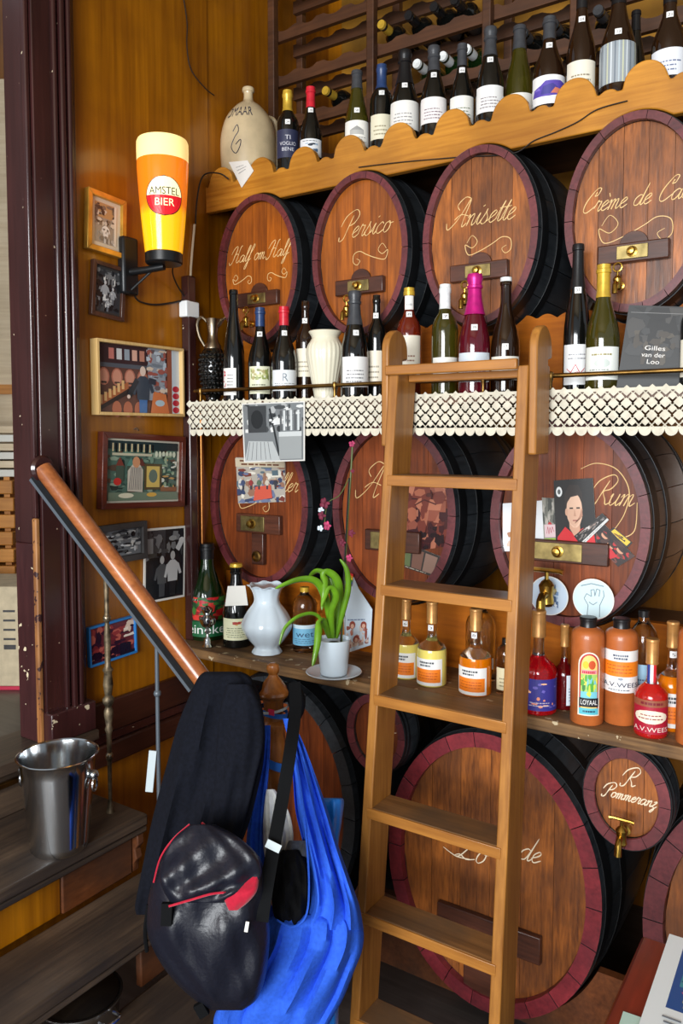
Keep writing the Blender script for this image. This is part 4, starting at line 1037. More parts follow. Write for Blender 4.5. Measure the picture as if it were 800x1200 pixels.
def art_gold_line(pc): pc.rect(0, 0, 1, 1, (228, 232, 226), 10); pc.ell(.5, .5, .2, .14, (196, 206, 200)); lines(pc, .15, .85, .15, .35, 2, (120, 130, 124), 8); lines(pc, .2, .8, .68, .85, 1, (150, 140, 90), 9)
bottle('tall slim black bottle beside the grape carafe, small white label', 274, 340, 25, 1.864, ZL, 'hock', 'glass_black', None, None, (.06, .30, 1.5, art_red_edge), -.55)
bottle('dark wine bottle with a navy blue capsule and pale flowery label', 305, 361, 29, 1.88, ZL, 'burgundy', 'glass_black', 'navy', '8', (.08, .37, 1.9, art_pale_green), -.1, tag_at=.715)
bottle('dark wine bottle with a red capsule, left of the cream vase', 333, 360, 30, 1.864, ZL, 'burgundy', 'glass_black', 'red', '102', (.10, .32, 2.3, art_initial), .05, tag_at=.715)
bottle('slim brown bottle half hidden behind the cream vase', 358, 353, 23, 1.918, ZL, 'bordeaux', 'glass_brown', None, '5', (.24, .52, 2.2, art_plain((226, 218, 196), (150, 140, 120), None, 3, 11)), -.2, tag_at=.80)
bottle('black bottle with a charcoal capsule ringed pink, right of the cream vase', 416, 341, 33, 1.864, ZL, 'champagne', 'glass_black', 'grey', '105', (.10, .38, 2.3, art_plain((228, 228, 226), (120, 120, 124), None, 4, 12)), .12, capfrom=.68, tag_at=.60)
bottle('thin dark bottle with a cream label beside the ladder hook', 441, 346, 23, 1.918, ZL, 'bordeaux', 'glass_black', None, '41', (.14, .46, 2.0, art_plain((226, 216, 196), (140, 130, 112), None, 3, 13)), -.2, tag_at=.80)
bottle('amber red spirit bottle with gold cap, behind the ladder hook', 479, 338, 29, 1.91, ZL, 'bordeaux', 'glass_amberred', 'gold', '49', (.14, .56, 2.2, art_plain((232, 226, 208), (150, 110, 90), None, 5, 14)), .0, capfrom=.93, neck=(.80, .925, art_plain((232, 230, 226), (180, 180, 180), None, 1, 15)), tag_at=.755)
bottle('dark green wine bottle with a long white capsule', 521, 334, 31, 1.88, ZL, 'bordeaux', 'glass_olive', 'white', '7', (.14, .34, 2.2, art_plain((230, 228, 220), (150, 150, 150), None, 3, 16)), .05, capfrom=.78, tag_at=.705)
bottle('ruby sparkling bottle with bright magenta foil neck', 557, 321, 37, 1.864, ZL, 'champagne', 'glass_ruby', 'pink', '99', (.10, .34, 2.4, art_plain((206, 216, 224), (150, 110, 130), None, 3, 17)), .0, capfrom=.66, tag_at=.545, capr=1.12)
bottle('brown wine bottle with thin white top, beside the magenta-foiled one', 592, 325, 34, 1.895, ZL, 'burgundy', 'glass_brown', 'white', '17', (.12, .32, 2.3, art_plain((232, 228, 216), (150, 140, 130), None, 3, 18)), .0, capfrom=.965, tag_at=.40)
bottle('tall slender dark green bottle right of the ladder, red script on its label', 676, 287, 31, 1.915, ZL, 'hock', 'glass_black', 'black', '37', (.05, .32, 2.3, art_winered), .05, capfrom=.70, tag_at=.685, capr=1.02)
bottle('olive wine bottle with gold capsule next to the standing book', 706, 311, 39, 1.864, ZL, 'burgundy', 'glass_olive', 'gold', None, (.08, .34, 2.3, art_gold_line), .0, capfrom=.74)
bottle('dark bottle with cream label beyond the standing book', 813, 330, 30, 1.87, ZL, 'bordeaux', 'glass_black', 'black', None, (.10, .45, 2.4, art_plain((226, 222, 204), (150, 140, 120), None, 3, 19)), 0, capfrom=.8)
# ---- bottles on the top shelf
ZT = SHELF_TOP
def art_navy(pc): pc.rect(0, 0, 1, 1, (44, 48, 74), 10); pc.text('TI', .5, .72, .2, (206, 206, 214), .16); pc.text('VOGLIO', .5, .5, .62, (206, 206, 214), .13); pc.text('BENE', .5, .3, .46, (206, 206, 214), .13)
def art_face(pc): pc.rect(0, 0, 1, 1, (222, 224, 226), 10); pc.scatter(.25, .1, .8, .75, [(70,100,130), (40,50,64), (150,170,190)], 12, .05, .12, 3); lines(pc, .1, .9, .8, .95, 1, (120, 120, 124), 5)
def art_house(pc): pc.rect(0, 0, 1, 1, (234, 232, 224), 10); pc.rect(.25, .45, .75, .62, (176, 176, 172)); pc.poly([(.25,.62), (.5,.78), (.75,.62)], (150, 150, 148)); lines(pc, .15, .85, .12, .38, 3, (150, 148, 144), 22)
def art_purple(pc):
    pc.rect(0, 0, 1, 1, (234, 234, 234), 10)
    pc.poly([(.04,.30), (.1,.56), (.3,.66), (.42,.80), (.8,.82), (.97,.74), (.97,.42), (.8,.32), (.5,.26)], (88, 70, 168)); pc.poly([(.3,.34), (.36,.62), (.6,.70), (.8,.50), (.66,.34)], (64, 60, 140)); pc.poly([(.55,.36), (.66,.56), (.86,.5), (.8,.36)], (206, 120, 96)); pc.poly([(.82,.44), (.9,.6), (.97,.52)], (226, 190, 110)); pc.poly([(.1,.5), (.25,.6), (.3,.5)], (126, 110, 196))
def art_silver(pc):
    pc.rect(0, 0, 1, 1, (150, 158, 164), 12)
    for i in range(12): pc.rect(.02+i*.082, 0, .05+i*.082, 1, [(206,214,218), (110,120,130), (176,190,196), (196,200,170)][i % 4], 2)
TOPB = [
 ('bottle with gold capsule and dark navy label beside the jug', 337, 107, 27, 2.05, 'bordeaux', 'glass_black', 'gold', '24', (.20, .52, 2.4, art_navy), 0, .76, .60),
 ('small wine bottle with scarlet capsule next to the navy-labelled one', 364, 103, 27, 2.05, 'burgundy', 'glass_black', 'red', '20', (.16, .36, 2.2, art_face), 0, .76, .715),
 ('olive-green slim bottle with grey cap and house on its label', 418, 84, 29, 2.05, 'hock', 'glass_olive', 'grey', '58', (.14, .42, 2.4, art_house), 0, .80, .53),
 ('dark bottle with blue capsule on the top shelf', 447, 77, 28, 2.07, 'bordeaux', 'glass_black', 'navy', '17', (.18, .44, 2.2, art_plain((222, 216, 190), (150, 140, 110), None, 3, 23)), 0, .74, .665),
 ('stout sparkling bottle with long black foil, third rack bay', 474, 59, 35, 2.05, 'champagne', 'glass_black', 'black', '19', (.18, .46, 2.4, art_plain((232, 230, 224), (150, 148, 148), None, 4, 24)), 0, .66, .62),
 ('sparkling bottle in twisted dark foil left of two look-alikes', 508, 55, 32, 2.05, 'champagne', 'glass_black', 'grey', '28', (.18, .44, 2.3, art_plain((232, 228, 226), (130, 110, 120), None, 4, 25)), 0, .74, .68),
 ('narrow dark bottle with grey cap behind a board scallop', 541, 53, 29, 2.06, 'burgundy', 'glass_black', 'grey', '66', (.14, .42, 2.3, art_plain((232, 230, 222), (120, 130, 110), None, 4, 26)), 0, .77, .71),
 ('sparkling bottle with crinkled dark foil beside the olive screwcap one', 574, 33, 33, 2.05, 'champagne', 'glass_black', 'grey', '28', (.15, .40, 2.3, art_plain((230, 230, 228), (130, 120, 124), None, 4, 27)), 0, .72, .66),
 ('olive glass wine bottle with grey screwcap and round-topped label', 608, 32, 34, 2.11, 'hock', 'glass_olive', 'grey', None, (.14, .34, 2.3, art_plain((232, 230, 222), (140, 140, 130), None, 3, 28)), 0, .78, .60),
 ('wine bottle with violet splash printed on its white label', 643, 20, 38, 2.045, 'burgundy', 'glass_brown', 'grey', '104', (.10, .38, 2.5, art_purple), 0, .78, .70),
 ('tall brown bottle with cream label beside the violet-labelled one', 681, -18, 34, 2.05, 'burgundy', 'glass_brown', 'black', '24', (.12, .36, 2.3, art_plain((230, 224, 206), (150, 140, 120), None, 3, 29)), 0, .80, .70),
 ('big dark bottle with a striped silver label', 724, -22, 42, 2.04, 'champagne', 'glass_brown', 'black', '13', (.13, .47, 2.6, art_silver), 0, .82, .55),
 ('thin black bottle tucked behind the silver-labelled one', 744, 14, 24, 2.13, 'hock', 'glass_black', 'black', None, None, 0, .80, .6),
 ('tall dark bottle with a white label next to the silver-labelled one', 784, -14, 40, 2.05, 'burgundy', 'glass_brown', 'black', '21', (.10, .36, 2.4, art_plain((226, 230, 236), (110, 120, 150), None, 3, 30)), 0, .84, .71),
]
for (lb, x, y, w, Y, kd, bd, cp, tg, la, tu, cf, ta) in TOPB:
    bottle(lb, x, y, w, Y, ZT, kd, bd, cp, tg, la, tu, capfrom=cf, tag_at=ta)
# ---- liqueur bottles on the worn shelf
ZW = LOW_Z
def art_wees(bg=(238, 238, 234)):
    def f(pc):
        pc.rect(0, 0, 1, 1, bg, 12); pc.rect(.06, .12, .94, .62, (240, 128, 30), 10); lines(pc, .14, .86, .22, .52, 3, (190, 84, 20), 31, .3); lines(pc, .25, .75, .70, .92, 2, (70, 74, 80), 32, .6)
    return f
def art_heine(pc):
    pc.rect(0, 0, 1, 1, (26, 70, 42), 16); pc.scatter(0, .42, 1, 1, [(196,30,36), (150,20,28), (60,120,50), (220,60,50), (36,84,44)], 60, .05, .13, 33, .8)
    pc.rect(0, 0, 1, .38, (20, 96, 56), 16); pc.text('Heineken', .42, .20, 1.12, (240, 244, 240), .24)
def art_cream_med(pc): pc.rect(0, 0, 1, 1, (226, 226, 190), 12); pc.scatter(.35, .66, .65, .86, [(176,60,50), (206,160,80)], 6, .04, .07, 34); lines(pc, .12, .88, .1, .6, 5, (110, 120, 90), 35)
def art_seal(pc): pc.rect(0, 0, 1, 1, (226, 220, 176), 8); pc.ell(.5, .5, .4, .42, (206, 196, 140)); pc.ell(.5, .5, .24, .28, (90, 100, 84)); pc.ell(.5, .5, .15, .2, (226, 220, 176))
def art_sky(pc): pc.rect(0, 0, 1, 1, (120, 186, 220), 12); pc.rect(0, .82, 1, 1, (206, 226, 236), 10); pc.text('wet', .5, .56, .6, (40, 70, 110), .3); lines(pc, .1, .9, .08, .36, 3, (70, 110, 150), 36)
def art_blue_flowers(pc): pc.rect(0, 0, 1, 1, (54, 52, 140), 14); pc.scatter(.06, .1, .94, .9, [(240,150,120), (246,190,150), (110,100,190)], 16, .03, .055, 37); lines(pc, .3, .8, .12, .3, 2, (200, 190, 210), 38)
def art_loyal(pc):
    out = [(0,0), (1,0), (1,.80)] + [(.5+.5*math.cos(math.pi*i/12), .80+.20*math.sin(math.pi*i/12)) for i in range(1, 12)] + [(0,.80)]
    pc.v = []; pc.f = []; pc.c = []
    pc.poly(out, (238, 232, 214)); sc = lambda k: [(.5+(x-.5)*k, .5+(y-.5)*(1-(1-k)*.35)) for x, y in out]
    pc.poly(sc(.88), (188, 40, 52)); pc.poly(sc(.74), (236, 206, 120))
    pc.ell(.34, .80, .13, .06, (236, 196, 40)); pc.ell(.62, .80, .16, .07, (206, 84, 40)); pc.rect(.16, .66, .84, .72, (226, 150, 160)); lines(pc, .18, .82, .66, .71, 1, (200, 40, 60), 39, .8)
    pc.rect(.12, .38, .88, .65, (166, 206, 110)); pc.scatter(.12, .38, .88, .65, [(90,170,70), (226,216,90), (120,196,206), (60,130,60)], 18, .05, .1, 40)
    pc.rect(.12, .28, .88, .38, (120, 200, 216)); pc.scatter(.3, .3, .8, .5, [(206,226,80)], 4, .06, .1, 41)
    pc.rect(.06, .14, .94, .28, (24, 26, 34)); pc.text('LOYAAL', .5, .215, .76, (240, 240, 236), .08); pc.rect(.06, .02, .94, .12, (90, 190, 206)); lines(pc, .2, .8, .04, .1, 1, (30, 60, 90), 42, .5)
def art_wees_big(pc):
    pc.rect(0, 0, 1, 1, (236, 236, 234), 14); pc.rect(0, .38, 1, .74, (240, 132, 30), 14); lines(pc, .15, .85, .44, .68, 3, (196, 96, 30), 43, .3); lines(pc, .3, .72, .78, .92, 2, (70, 84, 110), 44, .6)
    pc.ell(.5, .33, .06, .03, (150, 160, 176)); pc.text('A.V.WEES', .5, .19, .92, (44, 56, 84), .11); lines(pc, .2, .8, .03, .1, 1, (130, 140, 150), 45, .4)
def art_red_small(pc):
    pc.rect(0, 0, 1, 1, (170, 24, 50), 14); pc.rect(0, .80, 1, 1, (150, 84, 60), 12); pc.ell(.5, .5, .42, .2, (236, 226, 206)); lines(pc, .2, .8, .4, .6, 2, (150, 60, 60), 46, .3); pc.text('A.V.WEES', .5, .14, .9, (236, 214, 206), .14); lines(pc, .2, .8, .84, .96, 1, (120, 30, 40), 52, .6)
def strip_fr(pc): pc.rect(0, 0, 1, 1, (236, 236, 236), 6); pc.rect(0, 0, .33, 1, (40, 60, 140), 3); pc.rect(.66, 0, 1, 1, (206, 40, 50), 3)
bottle('big green beer bottle printed with red flowers, in the corner', 243, 637, 42, 1.928, ZW, 'burgundy', 'glass_green', 'black', None, (.05, .46, 3.0, art_heine), .0, capfrom=.84)
bottle('champagne bottle with gold top, paper collar and cream label', 277, 660, 33, 1.905, ZW, 'champagne', 'glass_black', 'gold', None, (.10, .36, 2.4, art_cream_med), .05, capfrom=.955, neck=(.52, .64, art_seal))
bottle('clear bottle with sky blue label behind the orchid leaves', 357, 690, 29, 1.955, ZW, 'cylinder', 'glass_clear', 'gold', None, (.12, .44, 2.6, art_sky), .0, capfrom=.93)
pt = [('pale yellow liqueur flask nearest the orchid, seen between ladder rungs', 476, 702, 31, 1.92, 'liquor_cream', '6', art_wees()),
      ('pale yellow liqueur flask with a scribble, right of its twin', 506, 705, 35, 1.90, 'liquor_cream', '3', art_wees()),
      ('orange liqueur flask with gold top between the ladder rungs', 557, 713, 38, 1.895, 'liquor_orange', '8', art_wees())]
for lb, x, y, w, Y, lq, no, art in pt:
    bottle(lb, x, y, w, Y, ZW, 'flask', 'glass_clear', 'copper', no, (.02, .34, 2.2, art), -.35, capfrom=.74, tag_at=.69, fill=(.44, lq))
bottle('tall clear bottle standing behind the orange liqueur flask', 563, 706, 35, 2.0, ZW, 'cylinder', 'glass_clear', 'black', None, (.18, .32, 2.0, art_plain((206, 214, 214), (120, 130, 130), None, 2, 47)), 0, capfrom=.93)
bottle('small bottle half hidden by the right ladder rail', 592, 748, 22, 1.93, ZW, 'cylinder', 'glass_clear', 'black', None, (.1, .5, 2.2, art_plain((214, 206, 170), (130, 120, 90), None, 3, 48)), 0, capfrom=.92)
bottle('scarlet liqueur bottle with dark blue flowered label', 632, 716, 43, 1.85, ZW, 'flask', 'glass_clear', 'copper', None, (.05, .36, 2.6, art_blue_flowers), 0, capfrom=.74, fill=(.56, 'liquor_red'))
bottle('small red bottle with pink label beside the ladder rail', 617, 790, 14, 1.93, ZW, 'cylinder', 'liquor_red', 'white', None, (.1, .6, 2.2, art_plain((226, 190, 186), (150, 90, 90), None, 3, 49)), 0, capfrom=.92)
bottle('dark red liqueur bottle with a narrow white side label', 661, 733, 26, 1.905, ZW, 'flask', 'glass_clear', 'copper', None, (.06, .42, 1.1, art_plain((216, 226, 234), (90, 110, 140), None, 5, 50)), .75, capfrom=.74, fill=(.60, 'liquor_darkred'))
bottle('brown stoneware bottle with a colourful arched label', 690, 724, 38, 1.84, ZW, 'stone', 'stoneware', 'black', None, (.10, .70, 1.35, art_loyal), .12, capfrom=.90)
bottle('brown stoneware bottle with a white and orange label', 727, 725, 38, 1.885, ZW, 'stone', 'stoneware', 'black', None, (.32, .72, 2.6, art_wees_big), 0, capfrom=.90)
bottle('clear bottle with black top behind the stoneware bottles', 753, 716, 33, 1.95, ZW, 'cylinder', 'glass_clear', 'black', None, (.22, .52, 2.0, art_plain((150, 190, 214), (70, 100, 130), None, 3, 51)), .1, capfrom=.94)
bottle('squat bright red bottle with crimson label and tricolour neck strip', 764, 750, 38, 1.835, ZW, 'flask', 'glass_clear', 'copper', None, (.05, .40, 2.6, art_red_small), 0, capfrom=.74, fill=(.54, 'liquor_rose'), neck=(.54, .74, strip_fr))
bottle('orange liqueur flask behind the squat red bottle', 787, 729, 36, 1.91, ZW, 'flask', 'glass_clear', 'copper', '5', (.04, .36, 2.2, art_wees()), .2, capfrom=.76, fill=(.50, 'liquor_orange'), tag_at=.70)
bottle('brown stoneware bottle at the far end beyond the orange flask', 812, 722, 36, 1.835, ZW, 'stone', 'stoneware', 'black', None, None, 0, capfrom=.90)

# ================================================================== POTTERY, CARAFE, JUG
def stand(px, ytop, Y, zb):
    top = P(px, ytop, Y=Y); x = top.x; h = top.z - zb; d = depth(Vector((x, Y, zb + h/2)))
    dv = Vector((-x, -Y)).normalized(); return x, h, d, math.atan2(dv.x, -dv.y)
plain('porcelain_cream', (232, 226, 202), .22, coat=.5); plain('porcelain_white', (214, 228, 238), .18, coat=.6); plain('saltglaze', (196, 176, 140), .32, coat=.4, noise=.12, nscale=9)
# cream fluted vase
x, h, d, rz = stand(381, 388, 1.872, ZL); r = 45*d/F/2
t = thing('fluted_vase', 'cream ceramic vase with vertical flutes among the wine bottles', 'vase', (x, 1.872, ZL+.0005), rz)
ROUND.append([t, r, ZL])
pr = smooth_prof([(.58*r, 0), (.60*r, .02*h), (.62*r, .12*h), (.78*r, .35*h), (.97*r, .62*h), (.96*r, .76*h), (.78*r, .86*h), (.70*r, .90*h)], 4)
MB().lathe(pr, 96, flute=lambda a, z: 1 + (.018*math.cos(24*a) if .1*h < z < .84*h else 0)).build('body', 'porcelain_cream', t)
MB().lathe([(.70*r, .90*h), (.74*r, .93*h), (.86*r, .975*h), (.88*r, .99*h), (.84*r, h), (.74*r, .985*h), (.66*r, .92*h), (.64*r, .7*h), (.0005, .66*h)], 48, cap=False).build('rim', 'porcelain_cream', t)
# white ruffled porcelain vase
x, h, d, rz = stand(315, 689, 1.855, ZW); r = 60*d/F/2
t = thing('porcelain_vase', 'pale blue-white porcelain vase with ruffled rim and lobed belly', 'vase', (x, 1.855, ZW+.0005), rz)
ROUND.append([t, r*1.02, ZW])
pr = smooth_prof([(.44*r, 0), (.60*r, .01*h), (.56*r, .05*h), (.50*r, .10*h), (.72*r, .2*h), (.96*r, .34*h), (.99*r, .45*h), (.80*r, .60*h), (.56*r, .72*h), (.50*r, .80*h), (.56*r, .90*h), (.68*r, .98*h)], 4)
MB().lathe(pr, 80, flute=lambda a, z: 1 + .030*abs(math.cos(5*a)) - .02 if z < .7*h else 1 + .02*math.cos(10*a)*(z/h-.7)/.3).build('body', 'porcelain_white', t)
n = 80; mb = MB(); rim = []
rows_ = [(.68, .975), (.76, 1.0), (.72, 1.005), (.60, .97), (.52, .90), (.44, .80)]
for (a_, b_) in rows_:
    for i in range(n):
        an = 2*math.pi*i/n; k = 1 + .05*math.cos(8*an); mb.v.append((a_*r*k*math.cos(an), a_*r*k*math.sin(an), b_*h + .012*h*math.sin(8*an)*(1 if b_ > .95 else 0)))
for j in range(len(rows_)-1):
    for i in range(n): mb.f.append((j*n+i, j*n+(i+1) % n, (j+1)*n+(i+1) % n, (j+1)*n+i)); mb.m.append(0)
mb.build('ruffled_rim', 'porcelain_white', t)
# dark glass carafe, grape-textured, pewter collar, spout and handle
x, h, d, rz = stand(249, 372, 1.895, ZL); r = 32*d/F/2
t = thing('grape_carafe', 'black grape-studded carafe with metal collar and looped handle', 'carafe', (x, 1.895, ZL+.0005), rz)
ROUND.append([t, r, ZL])
body = [(.45*r, .0), (.6*r, .02*h), (.55*r, .06*h), (.72*r, .16*h), (.93*r, .34*h), (.95*r, .5*h), (.78*r, .60*h), (.6*r, .64*h)]
MB().lathe(smooth_prof(body, 3), 28).build('body', 'glass_black', t)
gm = MB(); gr = .0068
for j in range(9):
    z = h*(.12 + .055*j); rr = None
    for (a_, b_), (c_, e_) in zip(body[:-1], body[1:]):
        if b_ <= z <= e_: rr = a_ + (c_-a_)*(z-b_)/(e_-b_)
    if not rr: continue
    m_ = max(6, int(2*math.pi*rr/(gr*1.85)))
    for i in range(m_):
        a_ = 2*math.pi*(i + .5*(j % 2))/m_; gm.ball((rr*math.cos(a_), rr*math.sin(a_), z), gr, n=8)
g_ = gm.build('grape_studs', 'glass_black', t); g_['kind'] = 'stuff'
plain('pewter', (150, 136, 116), .3, metal=1.0, noise=.15, nscale=20)
MB().lathe([(.62*r, .62*h), (.64*r, .66*h), (.40*r, .72*h), (.34*r, .80*h), (.42*r, .92*h), (.55*r, .98*h), (.40*r, .93*h), (.30*r, .80*h)], 24, cap=False).build('collar', 'pewter', t)
MB().tube(crom([(-.30*r, 0, .93*h), (-.8*r, 0, 1.0*h), (-1.1*r, 0, .92*h), (-.95*r, 0, .78*h), (-.55*r, 0, .66*h)], 6), .0045, 8).build('handle', 'pewter', t)
MB().tube(crom([(.30*r, 0, .90*h), (.6*r, 0, .96*h), (.95*r, 0, 1.0*h)], 5), [.010]*4+[.008]*3+[.005]*4, 8).build('spout', 'pewter', t)
# small brown glass by the wall, behind the rail
x, h, d, rz = stand(233, 425, 1.90, ZL)
# stoneware jug on the top shelf
x, h, d, rz = stand(281, 102, 2.085, ZT); r = 66*d/F/2
t = thing('stoneware_jug', 'big beige stoneware jug with painted blue lettering on the top shelf', 'jug', (max(x, WX + r + .01), 2.085, ZT+.0005), rz)
ROUND.append([t, r, ZT])
jp = [(.80*r, 0), (.84*r, .02*h), (.95*r, .18*h), (1.0*r, .40*h), (.97*r, .55*h), (.80*r, .70*h), (.48*r, .81*h), (.24*r, .86*h), (.17*r, .89*h), (.165*r, .95*h), (.21*r, .96*h), (.21*r, .99*h), (.17*r, 1.0*h), (.12*r, .99*h), (.11*r, .93*h)]
jps = smooth_prof(jp, 3); MB().lathe(jps, 40).build('body', 'saltglaze', t)
def jr(z):
    for (a_, b_), (c_, e_) in zip(jps[:-1], jps[1:]):
        if b_ <= z <= e_: return a_ + (c_-a_)*(z-b_)/max(1e-6, e_-b_)
    return .1*r
plain('cobalt', (44, 46, 66), .4)
v, f, tw = text_geo('DMAAR'); k = .11/tw
mb = MB(); mb.add([((jr(.655*h+q[1]*.05)+.0012)*math.cos(-math.pi/2 - .42 + (q[0]-tw/2)*k/r), (jr(.655*h+q[1]*.05)+.0012)*math.sin(-math.pi/2 - .42 + (q[0]-tw/2)*k/r), .655*h + q[1]*.05) for q in v], f)
mb.build('lettering', 'cobalt', t, smooth=False)
def jug_pt(x_, z_): rr = jr(z_)+.0008; a_ = -math.pi/2 + x_/rr; return (rr*math.cos(a_), rr*math.sin(a_), z_)
mb = MB()
mb.tube([jug_pt(p.x, p.y) for p in crom([(-.055, .50*h), (-.040, .56*h), (-.035, .50*h), (-.050, .44*h), (-.062, .36*h), (-.045, .30*h), (-.030, .36*h), (-.028, .42*h), (-.045, .38*h)], 5)], .0013, 5)
mb.build('painted_bird', 'cobalt', t)
MB().tube(crom([(.60*r, .62*r, .80*h), (.95*r, .75*r, .78*h), (1.05*r, .70*r, .60*h), (.80*r, .60*r, .52*h)], 6), .008, 8).build('ear', 'saltglaze', t)

# part neighbours along their lines of sight until no two stand in the same place
LIM = {ZL: (YR + .006, YF - .003), ZT: (YB + .026, 2.42), ZW: (LOW_Y + .01, 2.066)}
for c in ROUND:
    lo, hi = LIM[c[2]]; q = c[0].location; ny = min(max(q.y, lo + c[1]), hi - c[1]); q.x *= ny/q.y; q.y = ny
for _ in range(300):
    moved = False
    for i in range(len(ROUND)):
        for j in range(i):
            a, b = ROUND[i], ROUND[j]
            if a[2] != b[2]: continue
            pa, pb = a[0].location, b[0].location
            gap = math.hypot(pa.x-pb.x, pa.y-pb.y) - a[1] - b[1] - .0015
            if gap < 0:
                moved = True; near, far = (a, b) if pa.y < pb.y else (b, a)
                for c, sg in ((near, -1), (far, 1)):
                    q = c[0].location; v = Vector((q.x, q.y)).normalized()*sg*.0012; lo, hi = LIM[c[2]]
                    ny = min(max(q.y + v.y, lo + c[1]), hi - c[1]); f_ = ny/q.y if abs(q.y) > .01 else 1
                    q.x, q.y = q.x*f_, ny
                    if ny in (lo + c[1], hi - c[1]): q.x += .0004*(1 if (c is a) == (pa.x > pb.x) else -1)
    if not moved: break

# ================================================================== STAIRS
TZ = [.60, .44, .28, .12]
NX = [P(155, 963, Z=.60).x, P(166, 1094, Z=.44).x]
NX += [NX[1] + .165, NX[1] + .33]
YE = 1.41
st = thing('staircase', 'worn dark wooden stairs rising to the doorway', 'stairs', (NX[3], YE, 0))
def sl(x0, x1, y0, y1, z0_, z1_, name, mat, bev=.004):
    return MB().box(x0-NX[3], x1-NX[3], y0-YE, y1-YE, z0_, z1_).build(name, mat, st, bevel=bev)
prev = WX
for i in range(4):
    sl(prev - .02 if i else WX+.002, NX[i], .15, YE, TZ[i]-.032, TZ[i], 'tread', 'stair_dark', .006)
    sl(prev - .02 if i else WX+.002, NX[i]-.002, .15, YE-.002, TZ[i]-.048, TZ[i]-.0325, 'cove_moulding', 'stair_dark', .004)
    prev = NX[i]
sl(NX[0]-.05, NX[0]-.035, .15, 1.16, TZ[1], TZ[0]-.048, 'riser', 'panel_amber'); sl(NX[0]-.05, NX[0]-.03, 1.161, YE-.03, TZ[1], TZ[0]-.048, 'riser', 'riser_brown')
sl(NX[1]-.05, NX[1]-.03, 1.24, YE-.03, TZ[2], TZ[1]-.048, 'riser', 'riser_brown'); sl(NX[2]-.05, NX[2]-.03, .15, YE-.03, TZ[3], TZ[2]-.048, 'riser', 'riser_brown')
sl(NX[3]-.05, NX[3]-.03, .15, YE-.03, 0, TZ[3]-.048, 'riser', 'riser_brown')
for i in (0, 1, 2):                           # curved bracket under each tread end
    pts = [(0, 0), (-.05, 0), (-.05, -.11), (-.02, -.11), (-.018, -.085), (-.005, -.07), (-.012, -.045), (.002, -.03)]
    MB().prism(pts, lambda q: (NX[i]-.012+q[0]-NX[3], -.006, TZ[i]-.049+q[1]), lambda q: (NX[i]-.012+q[0]-NX[3], -.028, TZ[i]-.049+q[1])).build('tread_bracket', 'riser_brown', st, bevel=.003)
# brass-edged riser under the doorway sill
sl(WX+.003, WX+.016, .15, 1.30, TZ[0], FLOOR2-.032, 'riser', 'stair_dark'); sl(WX+.017, WX+.030, .15, 1.30, FLOOR2-.075, FLOOR2-.06, 'nosing_strip', 'brass_dark', .003)

# ================================================================== HANDRAIL, BALUSTERS, NEWEL
RA = P(50, 549, X=WX+.035); RB_ = P(238, 797, Y=1.435)
hr = thing('handrail', 'polished wooden handrail sloping from the doorway down to the newel', 'handrail', RA)
d = RB_ - RA; dn = d.normalized(); side = dn.cross(Vector((0, 0, 1))).normalized(); upn = side.cross(dn)
def sweep(outline, mat, name):
    n = len(outline); a = [side*p[0] + upn*p[1] - dn*.0 for p in outline]; b = [q + d for q in a]
    mb = MB().add(a + b, [tuple(range(n)), tuple(reversed(range(n, 2*n)))] + [(i, n+i, n+(i+1) % n, (i+1) % n) for i in range(n)])
    return mb.build(name, mat, hr, bevel=.0)
rr = .0255
sweep([(rr*math.cos(2*math.pi*i/20), rr*.92*math.sin(2*math.pi*i/20)) for i in range(20)], 'rail_wood', 'rail')
sweep([(-.013, -.038), (.013, -.038), (.015, -.020), (-.015, -.020)], 'iron_black', 'under_rail')
sweep([(-.011, -.048), (.011, -.048), (.012, -.039), (-.012, -.039)], 'grey_paint', 'iron_strap')
MB().lathe([(.034, -.006), (.036, 0), (.030, .008)], 20).build('wall_rosette', 'frame_maroon', hr, rot=(0, R(90), 0))
def rail_z(y_or_x): return None
def under_rail(pt):
    """height of the strap's underside above a plan point, by its distance along the rail"""
    k = ((Vector((pt.x, pt.y, 0)) - Vector((RA.x, RA.y, 0))).dot(Vector((d.x, d.y, 0))))/(d.x**2 + d.y**2)
    return (RA + d*k).z - .048/max(.3, upn.z)
def rail_plan(px):
    """plan point under the rail seen in pixel column px"""
    best = None
    for i in range(400):
        q = RA + d*(i/399); u = proj(q)[0]
        if best is None or abs(u-px) < best[0]: best = (abs(u-px), q)
    return best[1]
q = rail_plan(124); q = Vector((q.x, q.y, 0)); zt_ = under_rail(q)
t = thing('baluster', 'ornate turned iron baluster standing by the metal bucket', 'baluster', (q.x, q.y, TZ[0]))
hh = zt_ - TZ[0]
ctrl = [(.012, 0), (.008, .02), (.005, .06), (.006, .22), (.010, .235), (.006, .25), (.007, .34), (.011, .36), (.0075, .375), (.012, .42), (.012, .44), (.008, .455), (.0145, .475), (.0155, .49), (.009, .505), (.013, .55), (.010, .60), (.014, .615), (.008, .63), (.0075, .68), (.009, .74), (.0065, .80), (.0055, .815), (.010, .825), (.010, .84), (.006, .85), (.006, .93), (.0075, 1.0)]
MB().lathe([(r_, z_*hh) for r_, z_ in ctrl], 14).build('turned_rod', 'old_iron', t)
MB().ball((0, 0, .245*hh), .0105, n=12).build('bead', 'pewter', t); MB().ball((0, 0, .835*hh), .0105, n=12).build('bead', 'pewter', t)
q = rail_plan(183); zt_ = under_rail(q); z0_ = TZ[1]
t = thing('baluster', 'plain thin grey iron rod under the handrail', 'baluster', (q.x, q.y, z0_))
MB().lathe([(.009, 0), (.006, .01), (.0055, .3*(zt_-z0_)), (.0055, zt_-z0_)], 12).build('rod', 'grey_paint', t)
